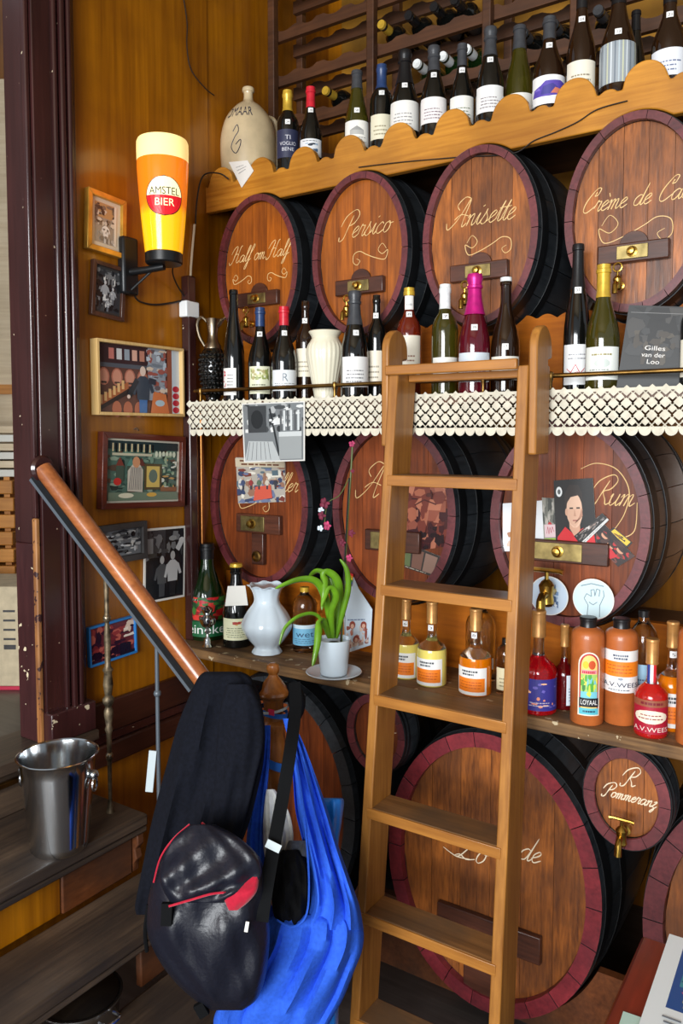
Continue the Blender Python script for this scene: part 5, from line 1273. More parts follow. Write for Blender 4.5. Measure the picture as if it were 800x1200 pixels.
MB().ball((0, 0, (zt_-z0_)*.80), .010, n=12).build('bead', 'grey_paint', t)
plain('tag_pale', (196, 208, 212), .5)
o = MB().box(-.010, .010, -.012, -.007, -.055, .055).build('hang_tag', 'tag_pale', loc=P(178, 902, Y=q.y-.008), rot=(0, R(6), YAW), bevel=.001); tag(o, 'pale plastic tag hanging on the thin iron rod', 'tag')
NY = 1.475
nt_ = P(320, 777, Y=NY); nx_ = nt_.x
nw = thing('newel_post', 'turned wooden newel post with ball finial under the coats', 'post', (nx_, NY, 0))
zt0 = nt_.z; dN = depth(nt_); pxm = dN/F
def nz(py): return P(320, py, Y=NY).z
fin = [(.030, nz(817)), (.042, nz(814)), (.045, nz(811)), (.043, nz(808)), (.034, nz(805.5)), (.026, nz(801)), (.019, nz(796)), (.0135, nz(793)), (.0115, nz(791)), (.0105, nz(790)), (.0145, nz(787)), (.0165, nz(783)), (.0145, nz(779)), (.008, nz(777.2)), (.0005, nz(777))]
MB().lathe(fin, 28).build('finial', 'newel_wood', nw)
shaft = [(.033, 0), (.033, .10), (.026, .12), (.024, .3), (.030, .42), (.022, nz(985)), (.026, nz(970)), (.015, nz(960)), (.019, nz(948)), (.026, nz(940)), (.020, nz(934)), (.023, nz(920)), (.029, nz(895)), (.030, nz(870)), (.027, nz(856)), (.033, nz(851)), (.033, nz(846)), (.024, nz(842)), (.024, nz(822)), (.032, nz(816.2))]
MB().lathe(shaft, 28, flute=lambda a, z: 1 + .04*math.sin(6*a + z*90) if nz(945) < z < nz(860) else 1).build('shaft', 'newel_wood', nw)
plain('lanyard_blue', (36, 104, 196), .6); plain('lanyard_yellow', (226, 206, 60), .6); plain('festival_pink', (226, 40, 90), .6)
ly = thing('lanyard', 'blue fabric lanyard with yellow marks looped round the newel', 'lanyard', (nx_, NY, nz(890)))
def ring(r, tilt, w, mat, name, zc, seg=40):
    mb = MB()
    for i in range(seg):
        a = 2*math.pi*i/seg
        for (dr, dz) in ((0, -w/2), (.0015, -w/2), (.0015, w/2), (0, w/2)):
            mb.v.append(((r+dr)*math.cos(a), (r+dr)*math.sin(a), zc + dz + tilt*math.cos(a - .6)))
    for i in range(seg):
        j = (i+1) % seg
        for k in range(4): mb.f.append((i*4+k, j*4+k, j*4+(k+1) % 4, i*4+(k+1) % 4)); mb.m.append(0)
    return mb.build(name, mat, ly)
ring(.034, -.016, .022, 'lanyard_blue', 'band', 0)
ring(.034, -.008, .012, 'lanyard_blue', 'band', nz(833)-nz(890)); ring(.036, .006, .006, 'tag_pale', 'band', nz(829)-nz(890))
for i in range(5):
    a = R(-128 + i*13); rr_ = .0362; z_ = -.016*math.cos(a-.6)
    MB().obox((rr_*math.cos(a), rr_*math.sin(a), z_), (-.0028*math.sin(a), .0028*math.cos(a), 0), (.0006*math.cos(a), .0006*math.sin(a), 0), (0, 0, .006)).build('mark', 'lanyard_yellow', ly)
MB().obox((.020, -.034, nz(828)-nz(890)), (.009, 0, 0), (0, .001, 0), (0, 0, .007)).build('ribbon_knot', 'festival_pink', ly)

# ================================================================== BUCKET, PAN
q = P(70, 992, Z=TZ[0]); bh = P(70, 884, Y=q.y).z - TZ[0]
t = thing('ice_bucket', 'shiny steel ice bucket standing on the top stair', 'bucket', (q.x, q.y, TZ[0]+.0006))
dB = depth(q); rt, rb = 92*dB/F/2*.96, 68*dB/F/2*.96
MB().lathe([(rb*.94, 0), (rb, .006), (rb*1.02, .02), (rt*.93, bh*.85), (rt*.97, bh*.97), (rt*1.0, bh*.985), (rt*1.04, bh*.99), (rt*1.05, bh), (rt*1.02, bh*1.006), (rt*.97, bh*.995), (rt*.9, bh*.85), (rb*.97, .02), (rb*.9, .009), (.0005, .008)], 48, cap=False).build('body', 'chrome', t)
for sgn in (-1, 1):
    a = -YAW*0 + (R(205) if sgn < 0 else R(25)); cx_, cy_ = rt*.97*math.cos(a), rt*.97*math.sin(a)
    h_ = MB(); h_.ball((cx_*1.03, cy_*1.03, bh*.80), .012, n=12)
    h_.tube([(cx_*1.05 + .012*math.cos(b)*-math.sin(a), cy_*1.05 + .012*math.cos(b)*math.cos(a), bh*.70 + .016*math.sin(b)) for b in [i*math.pi/8 for i in range(16)]], .003, 6, closed=True)
    h_.build('handle_knob', 'steel_brushed', t)
q = P(72, 1192, Z=TZ[2]); q.x = NX[1] - .075
t = thing('cooking_pan', 'round steel pan tucked under the second stair', 'pan', (q.x, 1.10, TZ[2]+.0006))
MB().lathe([(.078, 0), (.085, .006), (.088, .045), (.094, .052), (.094, .056), (.088, .056), (.084, .045), (.08, .01), (.0005, .008)], 40, cap=False).build('body', 'steel_brushed', t)
MB().lathe([(.0005, .058), (.05, .056), (.085, .052), (.086, .056), (.05, .064), (.0005, .068)], 40, cap=False).build('lid', 'chrome', t)
MB().tube(crom([(.088, -.02, .035), (.112, -.018, .037), (.116, 0, .037), (.112, .018, .037), (.088, .02, .035)], 5), .004, 8).build('handle', 'steel_brushed', t)

# ================================================================== COATS AND BAGS ON THE NEWEL
def cloth(name, c, rough=.85, noise=.12, sheen=.3): return plain(name, c, rough, noise=noise, nscale=120, bump=.25, sheen=sheen, spec=.5 if rough < .5 else .15)
cloth('fleece_navy', (17, 19, 27), .95, .15, 0); cloth('nylon_navy', (22, 24, 35), .36, .06, 0); cloth('denim_blue', (48, 96, 210), .8, .06, 0); cloth('black_cotton', (14, 14, 16), .9, .1, 0); cloth('white_cotton', (214, 214, 210), .8, .04); cloth('red_cotton', (176, 24, 50), .7, .05); cloth('grey_cotton', (70, 74, 82), .8); plain('plastic_blue', (30, 120, 214), .35, bump=.3, nscale=40); plain('strap_black', (10, 11, 13), .8, spec=.15, noise=.1, nscale=200)
def interp(secs, m):
    rows_ = crom([tuple(s[:1]) + tuple(s[1:3]) for s in secs], m)
    other = crom([(s[3], s[4], s[5]) for s in secs], m)
    return [(a.x, a.y, a.z, b.x, b.y, b.z) for a, b in zip(rows_, other)]
def loft(secs, name, mat, parent, org, nf=4.0, ph=0.0, n=56, m=5, flow=.25, expo=.8, mats=None):
    """secs: (py, x left, x right, depth, half thickness, fold amplitude); a closed hanging form with vertical folds"""
    rows_ = interp(secs, m); mb = MB()
    for j, (py, xl, xr, D, th, am) in enumerate(rows_):
        for i in range(n):
            a = 2*math.pi*i/n; ca, sa = math.cos(a), math.sin(a)
            u = math.copysign(abs(ca)**expo, ca); w_ = math.copysign(abs(sa)**expo, sa)
            fold = am*(math.sin(nf*u*math.pi + ph + j*flow) + .5*math.sin(2.3*nf*u*math.pi + 1.7*ph - j*flow*.7))
            px_ = (xl+xr)/2 + (xr-xl)/2*u
            p_ = P(px_, py, D=D + (th*w_) + fold*(1 if w_ < 0 else .5))
            mb.v.append(tuple(p_ - org))
    k = len(rows_)
    for j in range(k-1):
        for i in range(n): mb.f.append((j*n+i, (j+1)*n+i, (j+1)*n+(i+1) % n, j*n+(i+1) % n)); mb.m.append(0)
    mb.f.append(tuple(range(n))); mb.m.append(0); mb.f.append(tuple(reversed(range((k-1)*n, k*n)))); mb.m.append(0)
    return mb.build(name, mat, parent, angle=70)
def ribbon(pts, w, th, name, mat, parent, org, m=6):
    """flat strap: pts are (px, py, depth)"""
    c = [P(q[0], q[1], D=q[2]) for q in [tuple(v) for v in crom(pts, m)]]; mb = MB(); k = len(c)
    for j in range(k):
        tg = (c[min(k-1, j+1)] - c[max(0, j-1)]).normalized(); sd = tg.cross(FWD).normalized(); nn = sd.cross(tg).normalized()
        for (a, b) in ((-1, -1), (1, -1), (1, 1), (-1, 1)): mb.v.append(tuple(c[j] + sd*(a*w/2) + nn*(b*th/2) - org))
    for j in range(k-1):
        for q in range(4): mb.f.append((j*4+q, j*4+(q+1) % 4, (j+1)*4+(q+1) % 4, (j+1)*4+q)); mb.m.append(0)
    mb.f.append((3, 2, 1, 0)); mb.m.append(0); e_ = (k-1)*4; mb.f.append((e_, e_+1, e_+2, e_+3)); mb.m.append(0)
    return mb.build(name, mat, parent)
def piping(pts, r, name, mat, parent, org): return MB().tube([P(q[0], q[1], D=q[2]) - org for q in [tuple(v) for v in crom(pts, 6)]], r, 6).build(name, mat, parent)
# dark jacket
org = P(240, 1060, D=1.74)
jk = thing('jacket', 'dark navy fleece jacket draped over the newel and handrail', 'jacket', org)
loft([(787, 240, 282, 1.745, .02, 0), (794, 232, 294, 1.74, .032, .002), (815, 222, 304, 1.735, .042, .005), (850, 208, 310, 1.73, .045, .008), (890, 197, 309, 1.725, .045, .010), (930, 186, 301, 1.72, .045, .011), (970, 176, 290, 1.715, .045, .011), (1010, 168, 272, 1.71, .04, .010), (1040, 162, 252, 1.71, .035, .008), (1062, 158, 236, 1.725, .03, .006), (1072, 160, 214, 1.725, .016, .003)], 'body', 'fleece_navy', jk, org, 2.6, .8, flow=.12)
loft([(802, 266, 294, 1.69, .02, 0), (830, 258, 307, 1.68, .024, .003), (870, 254, 309, 1.685, .026, .004), (910, 250, 300, 1.68, .024, .005), (950, 244, 290, 1.675, .024, .005), (985, 240, 278, 1.672, .02, .004), (1000, 246, 270, 1.672, .010, .002)], 'sleeve', 'fleece_navy', jk, org, 1.4, 2.0)
MB().tube(crom([P(x, y, D=q) - org for x, y, q in ((272, 806, 1.78), (292, 806, 1.88), (318, 812, 1.955), (342, 812, 1.92), (348, 828, 1.87), (342, 846, 1.86))], 6), [.014+.010*math.sin(math.pi*i/30) for i in range(31)], 12).build('hood', 'fleece_navy', jk)
# blue cotton sling bag
org = P(340, 1200, D=1.70)
tb = thing('sling_bag', 'bright blue cotton sling bag hanging from the newel', 'bag', org)
loft([(1072, 322, 408, 1.705, .05, 0.0000), (1084, 306, 424, 1.70, .068, 0.0076), (1110, 296, 425, 1.695, .08, 0.0133), (1140, 280, 414, 1.69, .085, 0.0152), (1170, 262, 402, 1.69, .08, 0.0133), (1195, 250, 388, 1.69, .07, 0.0095), (1225, 256, 372, 1.69, .05, 0.0057), (1240, 275, 350, 1.69, .025, 0)], 'body', 'denim_blue', tb, org, 4.6, .4, flow=.10)
loft([(842, 331, 341, 1.775, .010, 0), (870, 338, 355, 1.76, .014, 0.0057), (910, 343, 370, 1.745, .02, 0.0095), (950, 346, 384, 1.735, .028, 0.0133), (990, 355, 396, 1.72, .04, 0.0152), (1030, 362, 410, 1.71, .05, 0.0152), (1062, 362, 421, 1.70, .06, 0.0133), (1090, 350, 426, 1.70, .065, 0.0076)], 'strap_panel', 'denim_blue', tb, org, 2.9, 1.1, flow=.12)
loft([(850, 309, 317, 1.805, .008, 0), (890, 304, 316, 1.80, .010, 0.0038), (930, 297, 313, 1.795, .012, 0.0057), (970, 290, 311, 1.79, .014, 0.0057), (1010, 288, 312, 1.775, .018, 0.0057), (1060, 290, 318, 1.75, .025, 0.0038), (1085, 295, 330, 1.73, .035, 0.0019)], 'strap_panel', 'denim_blue', tb, org, 1.6, .3, flow=.12)
piping([(345, 868, 1.735), (352, 920, 1.72), (359, 985, 1.675), (362, 1040, 1.65), (358, 1074, 1.63), (342, 1086, 1.625), (324, 1078, 1.63)], .0022, 'hem', 'denim_blue', tb, org)
o = loft([(996, 330, 350, 1.70, .02, 0), (1010, 322, 360, 1.695, .035, .006), (1040, 318, 363, 1.685, .045, .009), (1070, 320, 362, 1.68, .045, .009), (1092, 330, 355, 1.68, .03, .004)], 'folded_garment', 'black_cotton', None, Vector((0, 0, 0)), 2.2, .6, flow=.5); tag(o, 'crumpled black garment stuffed in the blue sling bag', 'clothing')
o = loft([(985, 338, 360, 1.715, .014, 0), (995, 334, 364, 1.71, .02, .004), (1008, 330, 362, 1.71, .02, .004), (1014, 336, 358, 1.71, .01, 0)], 'grey_cloth', 'grey_cotton', None, Vector((0, 0, 0)), 2.0, .1); tag(o, 'grey denim cloth on top of the black garment', 'clothing')
o = loft([(925, 312, 322, 1.775, .010, 0), (950, 309, 338, 1.77, .014, .004), (980, 308, 344, 1.765, .016, .005), (1005, 310, 340, 1.76, .016, .005), (1030, 316, 330, 1.755, .012, 0)], 'white_cloth', 'white_cotton', None, Vector((0, 0, 0)), 2.4, .9); tag(o, 'white cotton cloth hanging inside the blue sling bag straps', 'clothing')
# black shoulder bag with red piping
org = P(245, 1183, D=1.540)
sb = thing('shoulder_bag', 'black nylon shoulder bag with red piping in front of the jacket', 'bag', org)
loft([(966, 222, 252, 1.570, .02, 0), (980, 206, 278, 1.565, .04, .002), (1005, 190, 304, 1.560, .055, .004), (1035, 178, 312, 1.555, .065, .005), (1065, 172, 315, 1.550, .07, .006), (1095, 173, 316, 1.545, .075, .007), (1125, 186, 314, 1.545, .07, .007), (1152, 206, 309, 1.545, .06, .006), (1172, 228, 300, 1.545, .045, .004), (1184, 244, 284, 1.545, .02, 0)], 'body', 'nylon_navy', sb, org, 2.0, .5, flow=.35)
loft([(966, 222, 250, 1.540, .014, 0), (982, 204, 280, 1.520, .016, .003), (1005, 191, 302, 1.505, .02, .006), (1028, 187, 305, 1.490, .022, .007), (1045, 192, 285, 1.480, .02, .006), (1058, 200, 262, 1.478, .012, .002)], 'flap', 'nylon_navy', sb, org, 1.7, 1.9, flow=.5)
piping([(180, 1034, 1.525), (188, 1005, 1.520), (203, 983, 1.520), (222, 966, 1.535)], .0018, 'red_piping', 'red_cotton', sb, org)
piping([(198, 1062, 1.462), (222, 1055, 1.455), (246, 1048, 1.455), (262, 1046, 1.458)], .0022, 'red_piping', 'red_cotton', sb, org)
loft([(1022, 298, 303, 1.500, .008, 0), (1034, 284, 303, 1.488, .010, .001), (1046, 260, 300, 1.473, .010, .001), (1058, 264, 290, 1.472, .009, .001), (1067, 268, 278, 1.472, .004, 0)], 'red_lining', 'red_cotton', sb, org, 1.2, .2)
ribbon([(236, 966, 1.565), (252, 980, 1.535), (272, 990, 1.525)], .010, .003, 'red_band', 'red_cotton', sb, org)
ribbon([(345, 800, 1.79), (346, 830, 1.74), (340, 880, 1.655), (330, 940, 1.605), (320, 995, 1.555), (312, 1040, 1.520), (306, 1080, 1.500)], .027, .003, 'strap', 'strap_black', sb, org)
ribbon([(322, 987, 1.550), (318, 996, 1.545)], .030, .006, 'strap_keeper', 'tag_pale', sb, org)
ribbon([(196, 1058, 1.473), (195, 1084, 1.470)], .020, .010, 'buckle', 'strap_black', sb, org)
ribbon([(290, 1080, 1.470), (288, 1092, 1.468)], .0065, .002, 'maker_tag', 'paper_white', sb, org)
piping([(174, 1060, 1.545), (170, 1090, 1.545), (172, 1115, 1.550)], .004, 'side_strap', 'strap_black', sb, org)
ribbon([(232, 1176, 1.525), (240, 1190, 1.525)], .020, .010, 'toggle', 'strap_black', sb, org)
# blue plastic bag behind the sling bag
o = loft([(935, 366, 400, 1.83, .03, 0), (940, 366, 403, 1.83, .04, .003), (965, 368, 400, 1.83, .045, .005), (1000, 370, 396, 1.83, .05, .005), (1100, 372, 398, 1.83, .05, .004), (1220, 372, 396, 1.83, .05, 0)], 'plastic_bag', 'plastic_blue', None, Vector((0, 0, 0)), 2.0, .3); tag(o, 'crumpled blue plastic bag hung behind the sling bag', 'bag')

# ================================================================== CARDS, PHOTOS AND PAPERS ON THE CASKS
def sheet(name, label, cat, quad, art, Y=None, lift=0.0, thick=.0012, mat='print', pts3=None, group=None):
    """paper or card: pixel corners tl, tr, br, bl on the plane Y; printed front, real thickness behind"""
    c = pts3 or [P(q[0], q[1], Y=Y) for q in quad]
    tl, tr, br_, bl = [Vector(q) for q in c]; org = bl.copy()
    nrm = (br_ - bl).cross(tl - bl).normalized()
    if nrm.dot(EYE - bl) < 0: nrm = -nrm
    w = ((tr-tl).length + (br_-bl).length)/2; h = ((tl-bl).length + (tr-br_).length)/2
    t = thing(name, label, cat, org, 0, group)
    def f(u, v, e): q = bl.lerp(br_, u).lerp(tl.lerp(tr, u), v); return q - org + nrm*(e + lift)
    pc = Pic(w, h, (220, 218, 212)); art(pc)
    pc.build('print', t, lambda x, z, e: f(x/w, z/h, e + .0002), mat)
    a = [f(u, v, 0) for u, v in ((0,0), (1,0), (1,1), (0,1))]; b = [q - nrm*thick for q in a]
    MB().add(a + b, [(0,1,2,3), (7,6,5,4), (0,4,5,1), (1,5,6,2), (2,6,7,3), (3,7,4,0)]).build('sheet', 'paper_white', t)
    return t
def art_barphoto(pc):
    pc.rect(.02, .02, .98, .98, (120, 124, 126)); pc.scatter(.02, .5, .98, .98, GREY[1:5], 50, .03, .08, 61)
    pc.rect(.1, .5, .4, .95, (60, 62, 64)); pc.ell(.25, .72, .1, .16, (36, 38, 40)); pc.poly([(.02,.02), (.62,.02), (.5,.34), (.1,.36)], (176, 180, 180))
    for i in range(6): pc.line([(.06+.08*i, .04), (.12+.06*i, .34)], .002, (110, 112, 114))
    pc.line([(.46, .9), (.6, .1)], .006, (40, 42, 44)); pc.rect(.6, .04, .96, .42, (150, 154, 154)); pc.rect(.6, .42, .96, .5, (196, 200, 200))
    for i in range(6): pc.rect(.62+.055*i, .52, .65+.055*i, .86, (206, 210, 210) if i % 2 else (90, 92, 94))
    pc.scatter(.45, .5, .62, .8, [(220,222,222), (50,52,54)], 10, .02, .05, 62)
sheet('photo_print', 'black and white bar interior photo hanging over the lace', 'photo', ((283,473), (357,470), (357,540), (286,542)), art_barphoto, LACE_Y-.012, mat='print_gloss')
YC = YM + .018
def art_stickers(pc):
    pc.rect(0, 0, 1, 1, (176, 168, 156)); pc.scatter(0, 0, 1, 1, [(206,200,190), (110,120,150), (150,110,90), (60,70,100), (226,220,206), (120,60,50), (90,110,120)], 90, .03, .09, 63); pc.rect(0, .8, 1, .98, (200, 186, 160)); lines(pc, .05, .95, .82, .97, 2, (110, 70, 50), 64, .5); pc.poly([(.35,.05), (.75,.1), (.72,.4), (.4,.36)], (206, 90, 70))
    for i in range(5): person(pc, .14+.17*i, .3, .16, [(70,80,110), (150,60,60), (90,110,90), (206,196,180), (60,60,70)][i], (60, 60, 70))
sheet('collage_print', 'torn faded collage of figures stuck on the cask under the lace', 'print', ((276,536), (334,538), (334,588), (279,590)), art_stickers, YC)
def art_redface(pc):
    pc.rect(0, 0, 1, 1, (96, 44, 36)); pc.scatter(0, 0, 1, 1, [(120,56,44), (150,84,66), (70,34,34), (60,26,30), (176,110,86)], 60, .05, .14, 65); pc.scatter(.1, 0, .9, .3, [(36,20,24), (60,26,30)], 16, .04, .1, 66); pc.scatter(.15, .4, .95, .95, [(176,104,78), (150,84,64), (190,120,92), (120,56,44)], 26, .06, .16, 98); pc.line([(.3,.62), (.5,.68), (.75,.6)], .004, (80, 36, 32)); pc.ell(.6, .74, .07, .03, (84, 40, 34))
sheet('poster_print', 'dark red portrait print on the cask behind the ladder', 'poster', ((470,560), (526,556), (526,640), (470,648)), art_redface, YC, mat='print_gloss')
def art_film(pc):
    pc.rect(0, 0, 1, 1, (50, 44, 40)); pc.rect(.04, .1, .34, .9, (96, 110, 70)); pc.rect(.38, .1, .64, .9, (120, 84, 70)); pc.rect(.68, .1, .96, .9, (140, 110, 96)); lines(pc, .04, .96, 0, .1, 1, (180, 170, 150), 67)
sheet('card', 'green and brown card strip tilted on the cask behind the ladder', 'card', ((466,632), (516,652), (508,676), (466,662)), art_film, YC, lift=.0016)
# cards tucked behind the bar of the Rum cask
def art_portrait(pc):
    pc.rect(0, 0, 1, 1, (20, 22, 24)); pc.ell(.13, .84, .08, .07, (226, 230, 230)); pc.ell(.13, .84, .04, .035, (90, 96, 96))
    pc.poly([(.02,.0), (.05,.22), (.25,.36), (.45,.26), (.7,.34), (.95,.26), (1,0)], (206, 36, 44)); pc.poly([(.36,.34), (.5,.20), (.62,.32), (.62,.44), (.36,.44)], (206, 160, 134))
    pc.ell(.5, .58, .2, .24, (222, 184, 158)); pc.poly([(.30,.6), (.36,.42), (.5,.35), (.63,.44), (.69,.6)], (214, 172, 146)); pc.poly([(.28,.62), (.26,.8), (.4,.93), (.62,.92), (.72,.8), (.7,.70), (.6,.78), (.42,.76), (.34,.70)], (40, 34, 32)); pc.ell(.3, .56, .035, .05, (206, 160, 134))
    pc.rect(.38, .60, .47, .62, (50, 40, 36)); pc.rect(.55, .60, .64, .62, (50, 40, 36)); pc.poly([(.5,.6), (.54,.5), (.48,.5)], (190, 144, 120)); pc.rect(.45, .435, .58, .45, (150, 80, 76)); pc.poly([(.5,.42), (.7,.5), (.69,.62), (.62,.5), (.5,.4)], (176, 130, 108)); lines(pc, .1, .4, .02, .1, 1, (230, 226, 226), 68)
def art_white_green(pc): pc.rect(0, 0, 1, 1, (232, 236, 240)); pc.scatter(.1, .1, .7, .4, [(206,160,120), (180,130,100), (226,200,180)], 10, .08, .16, 69)
def art_green_card(pc):
    pc.rect(0, 0, 1, 1, (150, 150, 140)); pc.scatter(0, .5, 1, 1, [(110,112,104), (180,176,168), (70,74,70)], 24, .08, .16, 70); person(pc, .5, .42, .5, (190, 40, 50), (60, 60, 70)); pc.rect(.1, .26, 1, .5, (222, 196, 200)); pc.line([(.25,.33), (.35,.46), (.42,.32), (.5,.45), (.6,.34), (.68,.46), (.8,.36)], .0012, (176, 50, 70)); pc.rect(.05, 0, 1, .24, (150, 190, 60))
def art_skyline(pc): pc.rect(0, 0, 1, 1, (30, 28, 28)); pc.scatter(.05, .35, .95, .95, [(120,116,112), (206,200,196), (70,66,64), (150,130,120)], 40, .03, .08, 71); pc.rect(0, 0, 1, .25, (206, 206, 204)); lines(pc, .05, .9, .05, .2, 1, (120, 120, 120), 72)
def art_band(pc):
    pc.rect(0, 0, 1, 1, (40, 28, 26)); pc.scatter(0, 0, 1, 1, [(70,44,38), (30,22,24), (110,60,50), (180,40,44)], 40, .06, .14, 73)
    for (u, v) in ((.25, .6), (.5, .45), (.72, .65)): pc.ell(u, v, .09, .12, (206, 150, 120)); pc.ell(u, v+.08, .1, .07, (50, 34, 30))
    pc.poly([(.4,0), (.75,0), (.8,.35), (.55,.4)], (196, 36, 44))
def art_yellow(pc): pc.rect(0, 0, 1, 1, (30, 28, 24)); pc.rect(.08, .12, .92, .9, (226, 190, 60)); pc.scatter(.2, .2, .8, .8, [(40,36,30), (150,110,40)], 10, .06, .14, 74)
sheet('postcard', 'yellow and black card poking out right of the postcards', 'postcard', ((719,618), (741,636), (735,642), (713,622)), art_yellow, YC, lift=.0008)
sheet('postcard', 'group portrait card with a red jacket behind the cask bar', 'postcard', ((706,612), (744,652), (724,664), (690,628)), art_band, YC, lift=.0022)
sheet('postcard', 'white leaflet half hidden behind the right ladder rail', 'leaflet', ((589,590), (640,586), (638,646), (589,646)), art_white_green, YC, lift=.0008)
sheet('postcard', 'small grey card with green foot beside the white leaflet', 'postcard', ((635,583), (652,584), (653,645), (638,646)), art_green_card, YC, lift=.0022)
sheet('postcard', 'postcard portrait of a dark-haired person in a red shirt', 'postcard', ((649,563), (695,560), (700,648), (652,648)), art_portrait, YC, lift=.0036)
sheet('postcard', 'dark strip-shaped crowd card lying diagonally over the portrait', 'postcard', ((673,628), (706,601), (714,609), (682,640)), art_skyline, YC, lift=.0052)
sheet('postcard', 'small yellow note sticking up behind the bar of the Rum cask', 'note', ((670,640), (680,636), (686,648), (667,649)), art_yellow, YC, lift=.0066)
def beer_mat(label, px, py, r_px, art, lift=.0):
    c = P(px, py, Y=YM-.004); r = r_px*depth(c)/F
    t = thing('beer_mat', label, 'coaster', c)
    MB().lathe([(r, 0), (r, .0016)], 40).build('board', 'paper_white', t, rot=(R(90), 0, 0))
    pc = Pic(2*r, 2*r, (206, 220, 230)); pc.v = []; pc.f = []; pc.c = []; pc.layer = 0; art(pc)
    pc.build('print', t, lambda x, z, e: (x - r, -.0018 - e, z - r))
def mat_blue(pc): pc.ell(.5, .5, .48, .48, (196, 214, 232), 32); pc.scatter(.25, .2, .75, .8, [(110,140,180), (226,234,240), (150,176,206), (84,112,150)], 34, .03, .08, 75)
def mat_line(pc):
    pc.ell(.5, .5, .48, .48, (206, 230, 236), 32); k = (120, 140, 150)
    pc.line([(.36,.06), (.38,.34), (.28,.5), (.34,.62), (.46,.56)], .002, k); pc.line([(.66,.08), (.66,.36), (.76,.6), (.74,.74)], .002, k); pc.line([(.46,.56), (.44,.72), (.52,.74), (.54,.58), (.58,.76), (.66,.74), (.64,.58)], .002, k); pc.line([(.2,.8), (.45,.88), (.75,.84)], .0025, k); pc.line([(.4,.42), (.5,.36), (.6,.44)], .002, k)
beer_mat('round blue-patterned beer mat left of the brass tap', 643, 698, 23, mat_blue); beer_mat('round pale beer mat with a line-drawn hand, right of the tap', 695, 702, 24, mat_line)

# ================================================================== ORCHID, SAUCER, CARD, TROPHY, COLLAR
q = P(391, 792, Z=ZW); dq = depth(q)
sa = thing('saucer', 'white china saucer under the orchid pot', 'saucer', (q.x, q.y, ZW+.0005)); rs = 33*dq/F
MB().lathe([(rs*.55, 0), (rs*.6, .002), (rs*.95, .010), (rs, .013), (rs*.97, .0145), (rs*.6, .006), (.0005, .005)], 40, cap=False).build('dish', 'porcelain_white', sa)
ph = P(391, 751, Y=q.y).z - ZW
pot = thing('orchid', 'potted orchid with long green leaves and a bare tall stem', 'plant', (q.x, q.y, ZW+.0075))
r1, r0 = 20*dq/F, 15.5*dq/F
MB().lathe([(r0, 0), (r0*1.02, .002), (r1, ph*.97), (r1, ph), (r1*.92, ph), (r1*.88, ph*.9), (.0005, ph*.88)], 32, cap=False).build('pot', 'porcelain_white', pot)
plain('soil', (60, 40, 26), .9, noise=.3, nscale=80, bump=.5)
MB().lathe([(r1*.9, ph*.86), (.0005, ph*.9)], 20, cap=False).build('potting_bark', 'soil', pot)
plain('leaf_green', (98, 146, 28), .35, coat=.3, noise=.18, nscale=14); plain('stem_green', (84, 96, 44), .5); plain('petal_pink', (186, 60, 104), .6, noise=.2, nscale=60); plain('petal_dark', (110, 34, 56), .7, noise=.2, nscale=60); plain('stake_black', (30, 30, 30), .5)
base = Vector((q.x, q.y, ZW+.0075))
def leaf(pts, w, name='leaf', mat='leaf_green', th=.0012, parent=None, bend=.45):
    w *= .78
    """strap leaf: pts (px, py, depth offset from the pot)"""
    c = [P(a, b, D=dq + e) - base for a, b, e in [tuple(v) for v in crom(pts, 6)]]; k = len(c); mb = MB()
    for j in range(k):
        t_ = j/(k-1); ww = w*(math.sin(math.pi*min(1, .12 + .88*t_*.98))**.6) if t_ < 1 else w*.05
        tg = (c[min(k-1, j+1)] - c[max(0, j-1)]).normalized(); sd = tg.cross(FWD + Vector((0, 0, .5))).normalized(); nn = sd.cross(tg).normalized()
        for (a, b) in ((-1, 1), (-.5, .35), (0, 0), (.5, .35), (1, 1)):
            mb.v.append(tuple(c[j] + sd*(a*ww/2) + nn*(bend*ww*b*.5)))
        for (a, b) in ((1, 1), (.5, .35), (0, 0), (-.5, .35), (-1, 1)):
            mb.v.append(tuple(c[j] + sd*(a*ww/2) + nn*(bend*ww*b*.5 - th)))
    for j in range(k-1):
        for i in range(10): mb.f.append((j*10+i, j*10+(i+1) % 10, (j+1)*10+(i+1) % 10, (j+1)*10+i)); mb.m.append(0)
    mb.f.append(tuple(reversed(range(10)))); mb.m.append(0); mb.f.append(tuple(range((k-1)*10, k*10))); mb.m.append(0)
    return mb.build(name, mat, parent or pot, angle=60)
leaf([(388, 748, 0), (384, 712, -.02), (372, 684, -.05), (350, 680, -.07), (322, 690, -.09)], .030)
leaf([(391, 748, 0), (392, 710, .0), (386, 680, .0), (372, 670, .02), (362, 676, .05)], .030)
leaf([(393, 748, 0), (398, 706, -.01), (394, 680, -.02), (381, 672, -.03), (380, 690, -.05), (377, 715, -.06)], .032)
leaf([(386, 748, -.01), (378, 728, -.05), (374, 735, -.08), (371, 760, -.10), (366, 781, -.11)], .028)
leaf([(386, 748, -.01), (372, 722, -.04), (352, 722, -.07), (334, 736, -.09), (327, 756, -.10)], .016)
leaf([(394, 748, 0), (402, 716, -.02), (408, 690, -.03), (406, 668, -.04), (398, 655, -.04)], .022)
leaf([(390, 748, -.01), (388, 720, -.05), (394, 700, -.07), (386, 690, -.09), (376, 712, -.11)], .026)
MB().tube(crom([P(a, b, D=dq) - base for a, b in ((400, 752), (403, 690), (407, 610), (411, 555), (413, 520))], 6), .0028, 8).build('flower_stem', 'stem_green', pot)
MB().tube([P(399, 752, D=dq-.004) - base, P(406, 610, D=dq-.004) - base, P(409, 560, D=dq-.004) - base], .0022, 6).build('stake', 'stake_black', pot)
